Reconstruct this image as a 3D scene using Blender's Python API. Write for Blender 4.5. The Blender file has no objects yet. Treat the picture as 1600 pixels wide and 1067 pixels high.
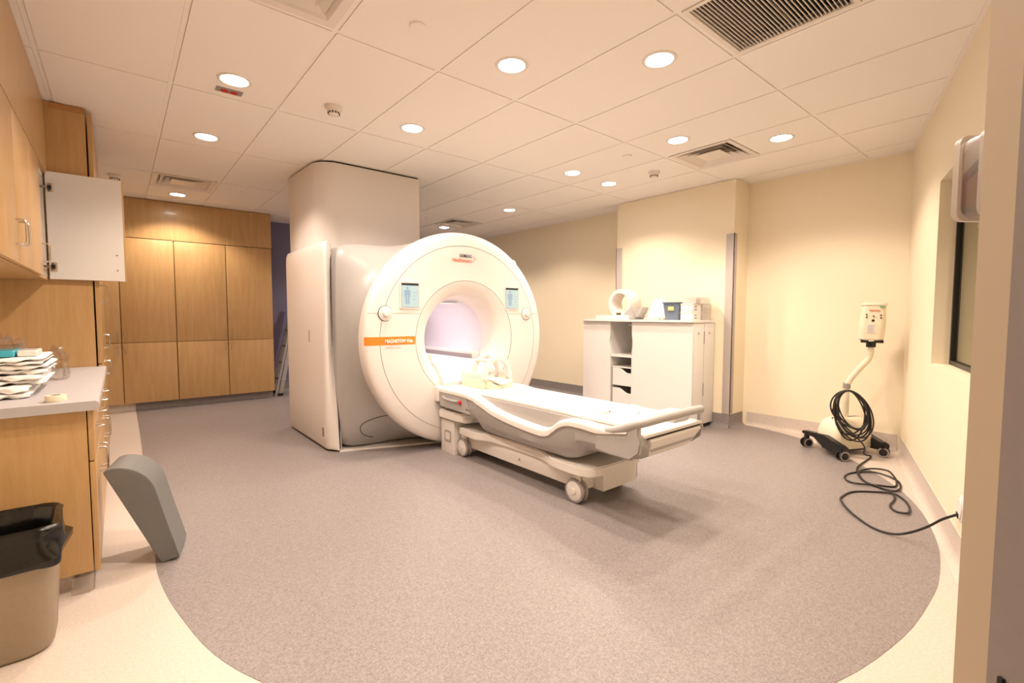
import bpy, bmesh, math, random
from mathutils import Vector, Matrix
random.seed(7)
PI = math.pi
C = bpy.context.scene.collection
S = bpy.context.scene
CE = 2.716            # ceiling height

# ------------------------------------------------------------------ camera
cam_d = bpy.data.cameras.new('camera'); cam = bpy.data.objects.new('camera', cam_d); C.objects.link(cam)
cam_d.sensor_width = 36.0; cam_d.lens = 36.0 * 738.0 / 1600.0; cam_d.clip_start = .02
yaw, pit, rol = math.radians(50.24), math.radians(-3.27), math.radians(.09)
fw = Vector((math.cos(yaw)*math.cos(pit), math.sin(yaw)*math.cos(pit), math.sin(pit)))
rt = Vector((math.sin(yaw), -math.cos(yaw), 0)); up = rt.cross(fw)
r2 = rt*math.cos(rol) + up*math.sin(rol); u2 = -rt*math.sin(rol) + up*math.cos(rol)
M = Matrix((r2, u2, -fw)).transposed().to_4x4(); M.translation = Vector((0, 0, 1.25))
cam.matrix_world = M
S.camera = cam
# ------------------------------------------------------------------ world and exposure
w = bpy.data.worlds.new('world'); S.world = w; w.use_nodes = True
w.node_tree.nodes['Background'].inputs[0].default_value = (.9, .85, .8, 1)
w.node_tree.nodes['Background'].inputs[1].default_value = .05
S.view_settings.view_transform = 'Standard'; S.view_settings.look = 'None'
S.view_settings.exposure = 1.4; S.view_settings.gamma = 1.0; S.view_settings.use_curve_mapping = False
LAMP_W = 46.0
LAMP_COL = (1.0, .82, .665)
BORE_COL = (1.0, .90, .86)

# ------------------------------------------------------------------ materials
def lin(c):
    return tuple((v/12.92 if v <= .04045 else ((v+.055)/1.055)**2.4) for v in c)
def mat(name, col, rough=.5, metal=0., noise=0., nscale=60., bump=0., spec=.5, coat=0., emit=None, estr=0., trans=0., alpha=1.):
    m = bpy.data.materials.new(name); m.use_nodes = True
    nt = m.node_tree; b = nt.nodes['Principled BSDF']
    c = (*lin(col), 1)
    b.inputs['Base Color'].default_value = c; b.inputs['Roughness'].default_value = rough
    b.inputs['Metallic'].default_value = metal; b.inputs['Specular IOR Level'].default_value = spec
    b.inputs['Coat Weight'].default_value = coat
    if trans: b.inputs['Transmission Weight'].default_value = trans
    if alpha < 1: b.inputs['Alpha'].default_value = alpha
    if emit: b.inputs['Emission Color'].default_value = (*emit, 1); b.inputs['Emission Strength'].default_value = estr
    tc = nt.nodes.new('ShaderNodeTexCoord'); n = nt.nodes.new('ShaderNodeTexNoise')
    n.inputs['Scale'].default_value = nscale; n.inputs['Detail'].default_value = 3
    nt.links.new(tc.outputs['Object'], n.inputs['Vector'])
    rp = nt.nodes.new('ShaderNodeValToRGB')
    k = max(noise, .008)
    rp.color_ramp.elements[0].position = .3; rp.color_ramp.elements[1].position = .7
    rp.color_ramp.elements[0].color = (c[0]*(1-k), c[1]*(1-k), c[2]*(1-k), 1)
    rp.color_ramp.elements[1].color = (min(1, c[0]*(1+k)), min(1, c[1]*(1+k)), min(1, c[2]*(1+k)), 1)
    nt.links.new(n.outputs['Fac'], rp.inputs[0]); nt.links.new(rp.outputs[0], b.inputs['Base Color'])
    if bump:
        bp = nt.nodes.new('ShaderNodeBump'); bp.inputs['Strength'].default_value = bump; bp.inputs['Distance'].default_value = .002
        nt.links.new(n.outputs['Fac'], bp.inputs['Height']); nt.links.new(bp.outputs[0], b.inputs['Normal'])
    return m
def wood_mat(name, c1, c2, rough=.38):
    m = mat(name, c1, rough, coat=.15); nt = m.node_tree; b = nt.nodes['Principled BSDF']
    tc = nt.nodes.new('ShaderNodeTexCoord'); mp = nt.nodes.new('ShaderNodeMapping'); mp.inputs['Scale'].default_value = (9, 9, .7)
    n = nt.nodes.new('ShaderNodeTexNoise'); n.inputs['Scale'].default_value = 3.2; n.inputs['Detail'].default_value = 7; n.inputs['Roughness'].default_value = .62
    n2 = nt.nodes.new('ShaderNodeTexNoise'); n2.inputs['Scale'].default_value = 22; n2.inputs['Detail'].default_value = 4
    mx = nt.nodes.new('ShaderNodeMath'); mx.operation = 'MULTIPLY_ADD'; mx.inputs[1].default_value = .35
    rp = nt.nodes.new('ShaderNodeValToRGB')
    rp.color_ramp.elements[0].position = .42; rp.color_ramp.elements[1].position = .92
    rp.color_ramp.elements[0].color = (*lin(c1), 1); rp.color_ramp.elements[1].color = (*lin(c2), 1)
    nt.links.new(tc.outputs['Object'], mp.inputs[0]); nt.links.new(mp.outputs[0], n.inputs['Vector']); nt.links.new(mp.outputs[0], n2.inputs['Vector'])
    nt.links.new(n2.outputs['Fac'], mx.inputs[0]); nt.links.new(n.outputs['Fac'], mx.inputs[2])
    nt.links.new(mx.outputs[0], rp.inputs[0]); nt.links.new(rp.outputs[0], b.inputs['Base Color'])
    return m
def speckle_mat(name, c0, c1, c2, rough=.5, sc=260):
    m = mat(name, c0, rough); nt = m.node_tree; b = nt.nodes['Principled BSDF']
    tc = nt.nodes.new('ShaderNodeTexCoord'); n = nt.nodes.new('ShaderNodeTexNoise'); n.inputs['Scale'].default_value = sc; n.inputs['Detail'].default_value = 2
    n3 = nt.nodes.new('ShaderNodeTexNoise'); n3.inputs['Scale'].default_value = sc*.28; n3.inputs['Detail'].default_value = 3
    ad = nt.nodes.new('ShaderNodeMath'); ad.operation = 'MULTIPLY_ADD'; ad.inputs[1].default_value = .45
    sb = nt.nodes.new('ShaderNodeMath'); sb.operation = 'SUBTRACT'; sb.inputs[1].default_value = .225
    rp = nt.nodes.new('ShaderNodeValToRGB')
    e = rp.color_ramp.elements; e[0].position = .36; e[1].position = .64
    e[0].color = (*lin(c1), 1); e[1].color = (*lin(c2), 1); k = e.new(.5); k.color = (*lin(c0), 1)
    nt.links.new(tc.outputs['Object'], n.inputs['Vector']); nt.links.new(tc.outputs['Object'], n3.inputs['Vector'])
    nt.links.new(n3.outputs['Fac'], ad.inputs[0]); nt.links.new(n.outputs['Fac'], ad.inputs[2]); nt.links.new(ad.outputs[0], sb.inputs[0])
    nt.links.new(sb.outputs[0], rp.inputs[0]); nt.links.new(rp.outputs[0], b.inputs['Base Color'])
    return m
def glass_mat(name, tint, gloss=.12, rough=.02):
    m = bpy.data.materials.new(name); m.use_nodes = True; nt = m.node_tree; nt.nodes.remove(nt.nodes['Principled BSDF'])
    t = nt.nodes.new('ShaderNodeBsdfTransparent'); t.inputs[0].default_value = (*tint, 1)
    g = nt.nodes.new('ShaderNodeBsdfGlossy'); g.inputs['Roughness'].default_value = rough
    mx = nt.nodes.new('ShaderNodeMixShader'); mx.inputs[0].default_value = gloss
    nt.links.new(t.outputs[0], mx.inputs[1]); nt.links.new(g.outputs[0], mx.inputs[2])
    nt.links.new(mx.outputs[0], nt.nodes['Material Output'].inputs[0]); return m
def emit_mat(name, col, s):
    m = bpy.data.materials.new(name); m.use_nodes = True; nt = m.node_tree; nt.nodes.remove(nt.nodes['Principled BSDF'])
    e = nt.nodes.new('ShaderNodeEmission'); e.inputs[0].default_value = (*col, 1); e.inputs[1].default_value = s
    nt.links.new(e.outputs[0], nt.nodes['Material Output'].inputs[0]); return m
m_wall = mat('cream_paint', (.937, .89, .788), .55, noise=.012, nscale=90, bump=.05)
m_blue = mat('purple_blue_paint', (.44, .43, .56), .6, noise=.02)
m_tile = mat('ceiling_tile_white', (.955, .935, .915), .85, noise=.012, nscale=420, bump=.08)
m_tbar = mat('ceiling_rail_white', (.95, .93, .91), .6)
m_beige = speckle_mat('beige_sheet_floor', (.795, .745, .705), (.76, .705, .66), (.83, .785, .75), .42, 300)
m_grey = speckle_mat('mauve_grey_sheet_floor', (.520, .488, .486), (.455, .425, .424), (.60, .568, .562), .45, 330)
m_wood = wood_mat('maple_laminate', (.715, .56, .365), (.775, .63, .435))
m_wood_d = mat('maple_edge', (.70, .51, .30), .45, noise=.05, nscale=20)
m_counter = mat('pale_grey_laminate', (.69, .675, .685), .4, noise=.02, nscale=300)
m_white = mat('white_laminate', (.90, .885, .87), .4)
m_mri = mat('scanner_white', (.875, .845, .825), .42, coat=.05)
m_tower = mat('tower_white', (.875, .845, .825), .65, spec=.25)
m_mri_b = mat('bore_liner_white', (.83, .80, .83), .5)
m_silver = mat('scanner_silver_grey', (.665, .655, .65), .36, noise=.01, coat=.1)
m_tgrey = mat('table_grey', (.665, .65, .64), .42, noise=.01)
m_twhite = mat('table_white', (.89, .87, .85), .38)
m_dark = mat('dark_gap', (.10, .095, .09), .7)
m_black = mat('black_plastic', (.085, .08, .078), .42, noise=.06)
m_cable = mat('black_cable', (.11, .10, .095), .5)
m_chrome = mat('brushed_steel', (.80, .78, .75), .25, metal=1.)
m_orange = mat('orange_band', (.96, .50, .12), .45)
m_txtw = mat('print_white', (.97, .97, .96), .5)
m_txtd = mat('print_dark', (.25, .30, .33), .5)
m_txto = mat('print_orange', (.91, .38, .20), .5)
m_red = mat('red_plastic', (.72, .10, .08), .35)
m_wedge = mat('slate_grey_vinyl', (.435, .435, .43), .5, noise=.02)
m_bin = mat('taupe_plastic', (.60, .54, .46), .5, noise=.03)
m_bag = mat('black_bin_liner', (.06, .055, .053), .22, noise=.1, nscale=26, bump=1.)
m_guard = mat('taupe_corner_guard', (.72, .68, .66), .5)
m_frame = mat('grey_steel_frame', (.60, .565, .56), .5, noise=.02)
m_tan = mat('tan_reveal_paint', (.80, .735, .65), .6)
m_lens = emit_mat('downlight_lens', (1, .97, .92), 14)
m_trimw = mat('downlight_trim', (.90, .87, .84), .4)
m_scr = mat('screen_cyan', (.62, .73, .76), .3, emit=lin((.72, .86, .90)), estr=.06)
m_scrb = mat('screen_blue', (.52, .62, .73), .3, emit=lin((.60, .72, .83)), estr=.04)
m_scrd = mat('screen_header', (.16, .20, .24), .3)
m_glass = glass_mat('window_glass', (.80, .80, .76), .10)
m_clear = glass_mat('clear_plastic', (.90, .87, .85), .14, .12)
m_frost = mat('frosted_plastic', (.90, .87, .84), .35, trans=.0, alpha=.55)
m_haze = glass_mat('hazy_plastic', (.80, .75, .73), .22, .35)
m_towel = mat('white_terry', (.93, .915, .90), .9, noise=.02, nscale=400, bump=.5)
m_teal = mat('teal_film', (.25, .66, .74), .3)
m_bluebin = mat('slate_blue_plastic', (.41, .47, .54), .4)
m_cream = mat('cream_plastic', (.90, .86, .77), .4)
m_alu = mat('aluminium', (.72, .71, .70), .35, metal=.9)
m_iris = mat('grey_interior', (.62, .56, .49), .6)
m_yel = mat('yellow_tag', (.88, .79, .50), .5)
m_green = mat('green_print', (.35, .66, .45), .5)

# ------------------------------------------------------------------ mesh helpers
class MB:
    def __init__(s): s.bm = bmesh.new()
    def box(s, a, b, bev=0., seg=2, rot=None):
        bm = bmesh.new(); bmesh.ops.create_cube(bm, size=1)
        c = [(a[i]+b[i])/2 for i in range(3)]; d = [abs(b[i]-a[i]) for i in range(3)]
        for v in bm.verts: v.co = Vector((v.co.x*d[0], v.co.y*d[1], v.co.z*d[2]))
        if bev: bmesh.ops.bevel(bm, geom=list(bm.edges), offset=min(bev, min(d)*.48), segments=seg, affect='EDGES', profile=.6)
        T = Matrix.Translation(c)
        if rot is not None: T = T @ rot
        bmesh.ops.transform(bm, matrix=T, verts=bm.verts); s.join(bm); return s
    def join(s, bm):
        me = bpy.data.meshes.new('tmp'); bm.to_mesh(me); bm.free(); s.bm.from_mesh(me); bpy.data.meshes.remove(me)
    def xform(s, M_):
        bmesh.ops.transform(s.bm, matrix=M_, verts=s.bm.verts); return s
    def prism(s, poly, fn0, fn1, bev=0.):
        """poly: 2-D points; fn0/fn1 map them to the two end faces"""
        bm = bmesh.new(); a = [bm.verts.new(fn0(*p)) for p in poly]; b = [bm.verts.new(fn1(*p)) for p in poly]; n = len(poly)
        bm.faces.new(a); bm.faces.new(list(reversed(b)))
        for i in range(n): bm.faces.new((a[i], b[i], b[(i+1) % n], a[(i+1) % n]))
        bmesh.ops.recalc_face_normals(bm, faces=bm.faces)
        if bev:
            ed = [e for e in bm.edges if len(e.link_faces) == 2 and e.calc_face_angle(0) > .7]
            bmesh.ops.bevel(bm, geom=ed, offset=bev, segments=2, affect='EDGES')
        s.join(bm); return s
    def slab(s, poly, z0, z1, bev=0.):
        return s.prism(poly, lambda x, y: (x, y, z0), lambda x, y: (x, y, z1), bev)
    def tube(s, pts, r, n=8, closed=False):
        bm = bmesh.new(); P = [Vector(p) for p in pts]; N = len(P); rings = []
        up_ = None
        for i, p in enumerate(P):
            if closed: t = (P[(i+1) % N]-P[i-1])
            else: t = P[min(i+1, N-1)]-P[max(i-1, 0)]
            t.normalize()
            if up_ is None:
                up_ = Vector((0, 0, 1)) if abs(t.z) < .9 else Vector((1, 0, 0))
            sd = t.cross(up_)
            if sd.length < 1e-5: sd = t.orthogonal()
            sd.normalize(); up_ = sd.cross(t).normalized()
            rr = r[i] if isinstance(r, (list, tuple)) else r
            rings.append([bm.verts.new(p + rr*(math.cos(2*PI*k/n)*sd + math.sin(2*PI*k/n)*up_)) for k in range(n)])
        for i in range(N-1 if not closed else N):
            A, B = rings[i], rings[(i+1) % N]
            for k in range(n): bm.faces.new((A[k], A[(k+1) % n], B[(k+1) % n], B[k]))
        if not closed: bm.faces.new(list(reversed(rings[0]))); bm.faces.new(rings[-1])
        bmesh.ops.recalc_face_normals(bm, faces=bm.faces)
        s.join(bm); return s
    def lathe(s, prof, o, axis='z', n=32, cap=False, a0=0., a1=2*PI):
        """prof: (r, h) pairs; h along axis from o"""
        bm = bmesh.new(); rings = []; full = abs(a1-a0-2*PI) < 1e-4; m = n if full else n+1
        for r, h in prof:
            ring = []
            for k in range(m):
                a = a0+(a1-a0)*k/n; c, q = r*math.cos(a), r*math.sin(a)
                v = {'z': (c, q, h), 'y': (c, h, q), 'x': (h, c, q)}[axis]
                ring.append(bm.verts.new((o[0]+v[0], o[1]+v[1], o[2]+v[2])))
            rings.append(ring)
        for A, B in zip(rings, rings[1:]):
            for k in range(m if full else m-1): bm.faces.new((A[k], A[(k+1) % m], B[(k+1) % m], B[k]))
        if cap:
            for rg, pr_ in ((rings[0], prof[0]), (rings[-1], prof[-1])):
                if pr_[0] > 1e-4: bm.faces.new(rg)
        bmesh.ops.remove_doubles(bm, verts=bm.verts, dist=1e-6)
        bmesh.ops.recalc_face_normals(bm, faces=bm.faces)
        s.join(bm); return s
    def loft(s, secs, cap=True):
        bm = bmesh.new(); R = [[bm.verts.new(p) for p in q] for q in secs]; n = len(secs[0])
        for A, B in zip(R, R[1:]):
            for k in range(n): bm.faces.new((A[k], A[(k+1) % n], B[(k+1) % n], B[k]))
        if cap: bm.faces.new(R[0]); bm.faces.new(list(reversed(R[-1])))
        bmesh.ops.recalc_face_normals(bm, faces=bm.faces); s.join(bm); return s
    def build(s, name, m, parent=None, sharp=35., kind=None, label=None):
        me = bpy.data.meshes.new(name); s.bm.to_mesh(me); s.bm.free()
        if parent is not None: off = wl(parent)
        else:
            xs = [v.co for v in me.vertices]
            off = Vector(((min(v.x for v in xs)+max(v.x for v in xs))/2, (min(v.y for v in xs)+max(v.y for v in xs))/2, min(v.z for v in xs)))
        me.transform(Matrix.Translation(-off))
        me.materials.append(m)
        for p in me.polygons: p.use_smooth = True
        me.set_sharp_from_angle(angle=math.radians(sharp))
        o = bpy.data.objects.new(name, me); C.objects.link(o)
        if parent is not None: o.parent = parent
        else: o.location = off
        if kind: o['kind'] = kind
        if label: o['label'] = label
        return o
def wl(o):
    v = Vector(o.location)
    while o.parent: o = o.parent; v = v+Vector(o.location)
    return v
def B(a, b, bev=0., seg=2): return MB().box(a, b, bev, seg)
def thing(name, label, cat, loc, group=None):
    o = bpy.data.objects.new(name, None); C.objects.link(o); o.location = loc; o.empty_display_size = .05
    return tag(o, label, cat, group)
def tag(o, label, cat, group=None):
    o['label'] = label; o['category'] = cat
    if group: o['group'] = group
    return o
def struct(o, label, cat):
    o['kind'] = 'structure'; return tag(o, label, cat)
def copy_tree(o, parent=None):
    c = o.copy(); C.objects.link(c); c.parent = parent
    for ch in o.children: copy_tree(ch, c)
    return c
def smooth_path(pts, k=6, closed=False):
    P = [Vector(p) for p in pts]; n = len(P); out = []
    rng = range(n) if closed else range(n-1)
    g = (lambda i: P[i % n]) if closed else (lambda i: P[max(0, min(n-1, i))])
    for i in rng:
        p0, p1, p2, p3 = g(i-1), g(i), g(i+1), g(i+2)
        for q in range(k):
            t = q/k
            out.append(.5*((2*p1)+(-p0+p2)*t+(2*p0-5*p1+4*p2-p3)*t*t+(-p0+3*p1-3*p2+p3)*t*t*t))
    if not closed: out.append(P[-1])
    return out
def rrect(x0, x1, y0, y1, r, k=5):
    out = []
    for cx, cy, a in ((x1-r, y1-r, 0), (x0+r, y1-r, PI/2), (x0+r, y0+r, PI), (x1-r, y0+r, 1.5*PI)):
        for i in range(k+1): out.append((cx+r*math.cos(a+i/k*PI/2), cy+r*math.sin(a+i/k*PI/2)))
    return out
def text_mesh(name, body, size, m, parent, origin, xdir, zdir, align='LEFT', bold=0., sx=1.):
    cu = bpy.data.curves.new(name, 'FONT'); cu.body = body; cu.size = size; cu.align_x = align; cu.extrude = .0004; cu.offset = bold; cu.resolution_u = 2
    to = bpy.data.objects.new('tmp_text', cu); C.objects.link(to)
    bpy.context.view_layer.update()
    me = bpy.data.meshes.new_from_object(to.evaluated_get(bpy.context.evaluated_depsgraph_get()))
    bpy.data.objects.remove(to); bpy.data.curves.remove(cu)
    x = Vector(xdir).normalized(); z = Vector(zdir).normalized(); n = x.cross(z)
    R_ = Matrix((x, z, n)).transposed().to_4x4(); R_.translation = Vector(origin)-wl(parent)
    me.transform(R_ @ Matrix.Diagonal((sx, 1, 1, 1))); me.name = name; me.materials.clear(); me.materials.append(m)
    o = bpy.data.objects.new(name, me); C.objects.link(o); o.parent = parent; return o
def clip(poly, a, b, c):   # keep a*x+b*y+c >= 0
    out = []
    for i in range(len(poly)):
        p, q = poly[i], poly[(i+1) % len(poly)]
        dp, dq = a*p[0]+b*p[1]+c, a*q[0]+b*q[1]+c
        if dp >= 0: out.append(p)
        if dp*dq < 0:
            t = dp/(dp-dq); out.append((p[0]+t*(q[0]-p[0]), p[1]+t*(q[1]-p[1])))
    return out

# ------------------------------------------------------------------ the room
XL, YF, XB, XP = -.72, 8.27, 5.47, 5.14
RW0 = Vector((3.163, .325, 0)); RD = Vector((.9589, .2838, 0)); RN = Vector((-.2838, .9589, 0))   # right wall: point, direction, normal into the room
DU = Vector((.7826, -.6225, 0)); DN = Vector((.6225, .7826, 0)); E1 = Vector((.597, .062, 0))      # doorway wall: direction, normal, jamb edge
def rwp(s_, off, z): return RW0 + RD*s_ + RN*off + Vector((0, 0, z))
def dwp(s_, off, z): return E1 + DU*s_ + DN*off + Vector((0, 0, z))
def obox(fn, s0, s1, o0, o1, z0, z1, bev=0.):
    mb = MB(); f = lambda s_, z: fn(s_, o0, z); g = lambda s_, z: fn(s_, o1, z)
    return mb.prism([(s0, z0), (s1, z0), (s1, z1), (s0, z1)], f, g, bev)
floor = struct(B((-1.6, -2.6, -.06), (6.3, 8.6, 0)).build('floor', m_beige), 'light beige speckled sheet vinyl floor along the walls', 'floor')
inl = [(.13, 8.2), (.128, 6), (.11, 4.5), (.105, 3.2), (.10, 2.85), (.115, 2.6), (.15, 2.346), (.227, 1.98), (.36, 1.67), (.58, 1.34), (.92, .98), (1.36, .675), (1.83, .478), (2.3, .385), (2.7, .365), (2.985, .377), (3.40, .444), (3.88, .591), (4.33, .815), (4.83, 1.215), (5.2, 1.64), (5.36, 2.0), (5.445, 2.44)]
inl = [(p.x, p.y) for p in smooth_path([(a, b, 0) for a, b in inl], 4)]
inl += [(5.46, 8.2)]
MB().slab(inl, .0, .0016).build('floor_inlay', m_grey, floor, label='mauve grey speckled inlay with a curved edge')
HT = CE-.008
struct(B((XL-.12, .9, 0), (XL, YF+.1, CE+.1)).build('wall_left', m_wall), 'cream wall behind the maple cabinets', 'wall')
struct(B((XL-.12, YF, 0), (XB+.12, YF+.12, CE+.1)).build('wall_far', m_blue), 'purple blue wall beyond the scanner', 'wall')
struct(B((XB, 3.9, 0), (XB+.12, YF+.02, CE+.1)).build('wall_back', m_wall), 'cream wall behind the scanner, left of the pillar', 'wall')
struct(B((XP, 2.43, 0), (XB+.1, 3.985, HT)).build('wall_pillar', m_wall), 'cream boxed-out pillar wall behind the white cabinet', 'wall')
struct(B((XB, .9, 0), (XB+.12, 2.5, CE+.1)).build('wall_corner', m_wall), 'cream wall behind the mobile stand', 'wall')
# right wall with the control window
WS0, WS1, WZ0, WZ1 = -.62, 1.078, .925, 2.13
def right_wall():
    mb = MB(); s0, s1 = -2.33, 2.46
    for a, b, z0, z1 in ((s0, WS0, 0, CE+.1), (WS1, s1, 0, CE+.1), (WS0, WS1, 0, WZ0), (WS0, WS1, WZ1, CE+.1)):
        f = lambda s_, z: rwp(s_, 0, z); g = lambda s_, z: rwp(s_, -.30, z)
        mb.prism([(a, z0), (b, z0), (b, z1), (a, z1)], f, g)
    bmesh.ops.remove_doubles(mb.bm, verts=mb.bm.verts, dist=1e-5)
    return mb
struct(right_wall().build('wall_right', m_wall), 'cream wall with the control room window', 'wall')
win = thing('window_1', 'black framed control room window set in the right wall', 'window', rwp((WS0+WS1)/2, -.1, WZ0)); win['kind'] = 'structure'
fb = .028
for a, b, z0, z1, nm in ((WS1-fb, WS1, WZ0, WZ1, 'window_frame'), (WS0, WS0+fb, WZ0, WZ1, 'window_frame'), (WS0+fb, WS1-fb, WZ0, WZ0+fb, 'window_frame'), (WS0+fb, WS1-fb, WZ1-fb, WZ1, 'window_frame')):
    obox(rwp, a, b, -.125, -.09, z0, z1).build(nm, m_black, win)
obox(rwp, WS0+fb, WS1-fb, -.112, -.104, WZ0+fb, WZ1-fb).build('pane', m_glass, win)
# doorway wall: the camera stands in this doorway
TJ = .55
def door_wall(s0, s1):
    return obox(dwp, s0, s1, 0, -.125, 0, CE+.1)
struct(door_wall(0, TJ).build('wall_doorway_right', m_tan), 'tan painted wall end beside the doorway', 'wall')
struct(door_wall(-1.70, -.98).build('wall_doorway_left', m_tan), 'tan painted wall left of the doorway, out of view', 'wall')
struct(obox(dwp, -.98, 0, 0, -.125, 2.15, CE+.1).build('wall_doorway_head', m_tan), 'tan painted wall above the doorway, out of view', 'wall')
d1 = thing('door_1', 'grey steel door frame at the right edge of the picture', 'door frame', dwp(0, -.08, 0)); d1['kind'] = 'structure'
obox(dwp, -.006, .004, -.033, -.14, 0, 2.15, .002).build('jamb', m_frame, d1)
obox(dwp, -.018, -.006, -.062, -.14, 0, 2.15, .002).build('door_stop', m_frame, d1)
obox(dwp, -.009, -.0055, -.046, -.050, .93, .945).build('strike_hole', m_dark, d1)
obox(dwp, -.98, -.97, -.030, -.14, 0, 2.15, .002).build('jamb', m_frame, d1)
# vestibule behind the camera and the control room behind the window
vb = MB()
for (x0, y0), (x1, y1) in (((-.9, 1.0), (-1.5, -.2)), ((-1.5, -.2), (-.7, -2.0)), ((-.7, -2.0), (.98, -1.75)), ((.98, -1.75), (1.02, -.33))):
    d = Vector((x1-x0, y1-y0, 0)).normalized(); n_ = Vector((-d.y, d.x, 0))*-.08
    vb.prism([(0, 0), (1, 0), (1, 1), (0, 1)], lambda s_, z: (x0+(x1-x0)*s_, y0+(y1-y0)*s_, z*(CE+.1)), lambda s_, z: (x0+(x1-x0)*s_+n_.x, y0+(y1-y0)*s_+n_.y, z*(CE+.1)))
struct(vb.build('wall_vestibule', m_wall), 'cream vestibule walls behind the doorway, out of view', 'wall')
cb = MB()
obx = lambda a, b, o0, o1: cb.prism([(a, 0), (b, 0), (b, CE+.1), (a, CE+.1)], lambda s_, z: rwp(s_, o0, z), lambda s_, z: rwp(s_, o1, z))
obx(2.7, 2.78, -.3, -2.4); obx(-1.95, -1.87, -.36, -2.4); obx(-1.95, 2.78, -2.4, -2.48)
struct(cb.build('wall_control_room', m_wall), 'pale control room walls seen through the window', 'wall')

# ------------------------------------------------------------------ ceiling: plenum slab, tiles, rails
GA, GB, GX, GY = .6096, 1.2192, .9153, 2.5356
ceil = struct(B((-1.6, -2.6, CE+.05), (6.3, 8.6, CE+.1)).build('ceiling', m_tile), 'suspended ceiling of long white tiles in a slim grid', 'ceiling')
HP = [(1, 0, -XL), (-1, 0, XB), (0, -1, YF), (RN.x, RN.y, -(RN.x*RW0.x+RN.y*RW0.y)), (DN.x, DN.y, -(DN.x*E1.x+DN.y*E1.y))]
def clipped(poly):
    for h in HP:
        if len(poly) < 3: return []
        poly = clip(poly, *h)
    return poly if len(poly) >= 3 else []
DIFF = {(-1, 3, 0): 'd', (5, -1, 1): 'd', (5, 3, 0): 'd', (0, -1, 1): 'x', (-1, -1, 1): 'd', (2, -2, 1): 'g'}   # (column, row, half)
for i in range(-4, 9):
    for j in range(-4, 6):
        for h0, h1 in (((0, 2),) if not any((i, j, h) in DIFF and DIFF[(i, j, h)] != 'x' for h in (0, 1)) else tuple((h, h+1) for h in (0, 1) if (i, j, h) not in DIFF)):
            x0, x1 = GX+i*GA, GX+(i+1)*GA; y0, y1 = GY+j*GB+h0*GB/2, GY+j*GB+h1*GB/2
            g = .0135
            p = clipped([(x0+g, y0+g), (x1-g, y0+g), (x1-g, y1-g), (x0+g, y1-g)])
            if p: MB().slab(p, CE-.004, CE+.018).build('ceiling_tile', m_tile, ceil)
def bar(x0, x1, y0, y1):
    p = clipped([(x0, y0), (x1, y0), (x1, y1), (x0, y1)])
    if p: MB().slab(p, CE, CE+.03).build('ceiling_rail', m_tbar, ceil)
for i in range(-4, 9):
    x = GX+i*GA; bar(x-.012, x+.012, -2.6, YF)
for j in range(-4, 6):
    y = GY+j*GB
    for i in range(-4, 9): bar(GX+i*GA+.012, GX+(i+1)*GA-.012, y-.012, y+.012)
for (i, j, h) in DIFF:
    y = GY+j*GB+GB/2; bar(GX+i*GA+.012, GX+(i+1)*GA-.012, y-.012, y+.012)
B((-1.5, -2.5, CE), (1.1, .2, CE+.03)).build('vestibule_soffit', m_tile, ceil)
# wall angle trims
def trim(n_, mb, lab): return struct(mb.build('trim_%d' % n_, m_tbar), lab, 'trim')
trim(1, obox(rwp, -2.1, 2.40, 0, .022, CE-.012, CE+.004), 'white ceiling edge trim above the window wall')
trim(2, B((XB-.022, 1.06, CE-.012), (XB, 2.43, CE+.004)), 'white ceiling edge trim behind the mobile stand')
trim(3, B((XB-.022, 3.985, CE-.012), (XB, YF, CE+.004)), 'white ceiling edge trim left of the pillar')
# coved bases
def base(nm, mb, m, lab): return struct(mb.build(nm, m), lab, 'baseboard')
def cove(p, q, n_, h=.15, m=.03):
    """coved base from p to q, n_ points into the room"""
    prof = [(0, 0), (.045, 0), (.022, .008), (.010, .022), (.005, .05), (.005, h), (0, h)]
    P, Q, N = Vector((*p, 0)), Vector((*q, 0)), Vector((*n_, 0))
    return MB().prism(prof, lambda a, z: P+N*a+Vector((0, 0, z+.0005)), lambda a, z: Q+N*a+Vector((0, 0, z+.0005)))
rp0, rp1 = RW0+RD*-2.2, RW0+RD*2.40
base('baseboard_right', cove((rp0.x, rp0.y), (rp1.x, rp1.y), (RN.x, RN.y)), m_beige, 'beige coved vinyl base under the window')
base('baseboard_corner', cove((XB, 1.03), (XB, 2.385), (-1, 0)), m_beige, 'beige coved vinyl base behind the mobile stand')
base('baseboard_pillar', cove((XP, 2.43), (XP, 3.985), (-1, 0)), m_grey, 'grey coved vinyl base on the pillar front')
base('baseboard_pillar_side', cove((XP, 2.43), (XB-.02, 2.43), (0, -1)), m_grey, 'grey coved vinyl base on the pillar side')
base('baseboard_back', cove((XB, 3.985), (XB, YF), (-1, 0)), m_grey, 'grey coved vinyl base left of the pillar')
base('baseboard_far', cove((1.80, YF), (XB, YF), (0, -1)), m_grey, 'dark grey coved vinyl base under the purple wall')
# corner guards on the pillar
def guard(y0, y1, yend, lab):
    mb = MB().box((XP-.012, y0, .16), (XP, y1, 2.13), .003)
    mb.box((XP-.012, yend-.006, .16), (XP+.05, yend+.006, 2.13), .003)
    return tag(mb.build('corner_guard', m_guard), lab, 'corner guard', 'wall corner guards')
guard(2.418, 2.51, 2.424, 'taupe corner guard on the right edge of the pillar')
guard(3.905, 3.997, 3.991, 'taupe corner guard on the left edge of the pillar, behind the ring coil')

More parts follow.
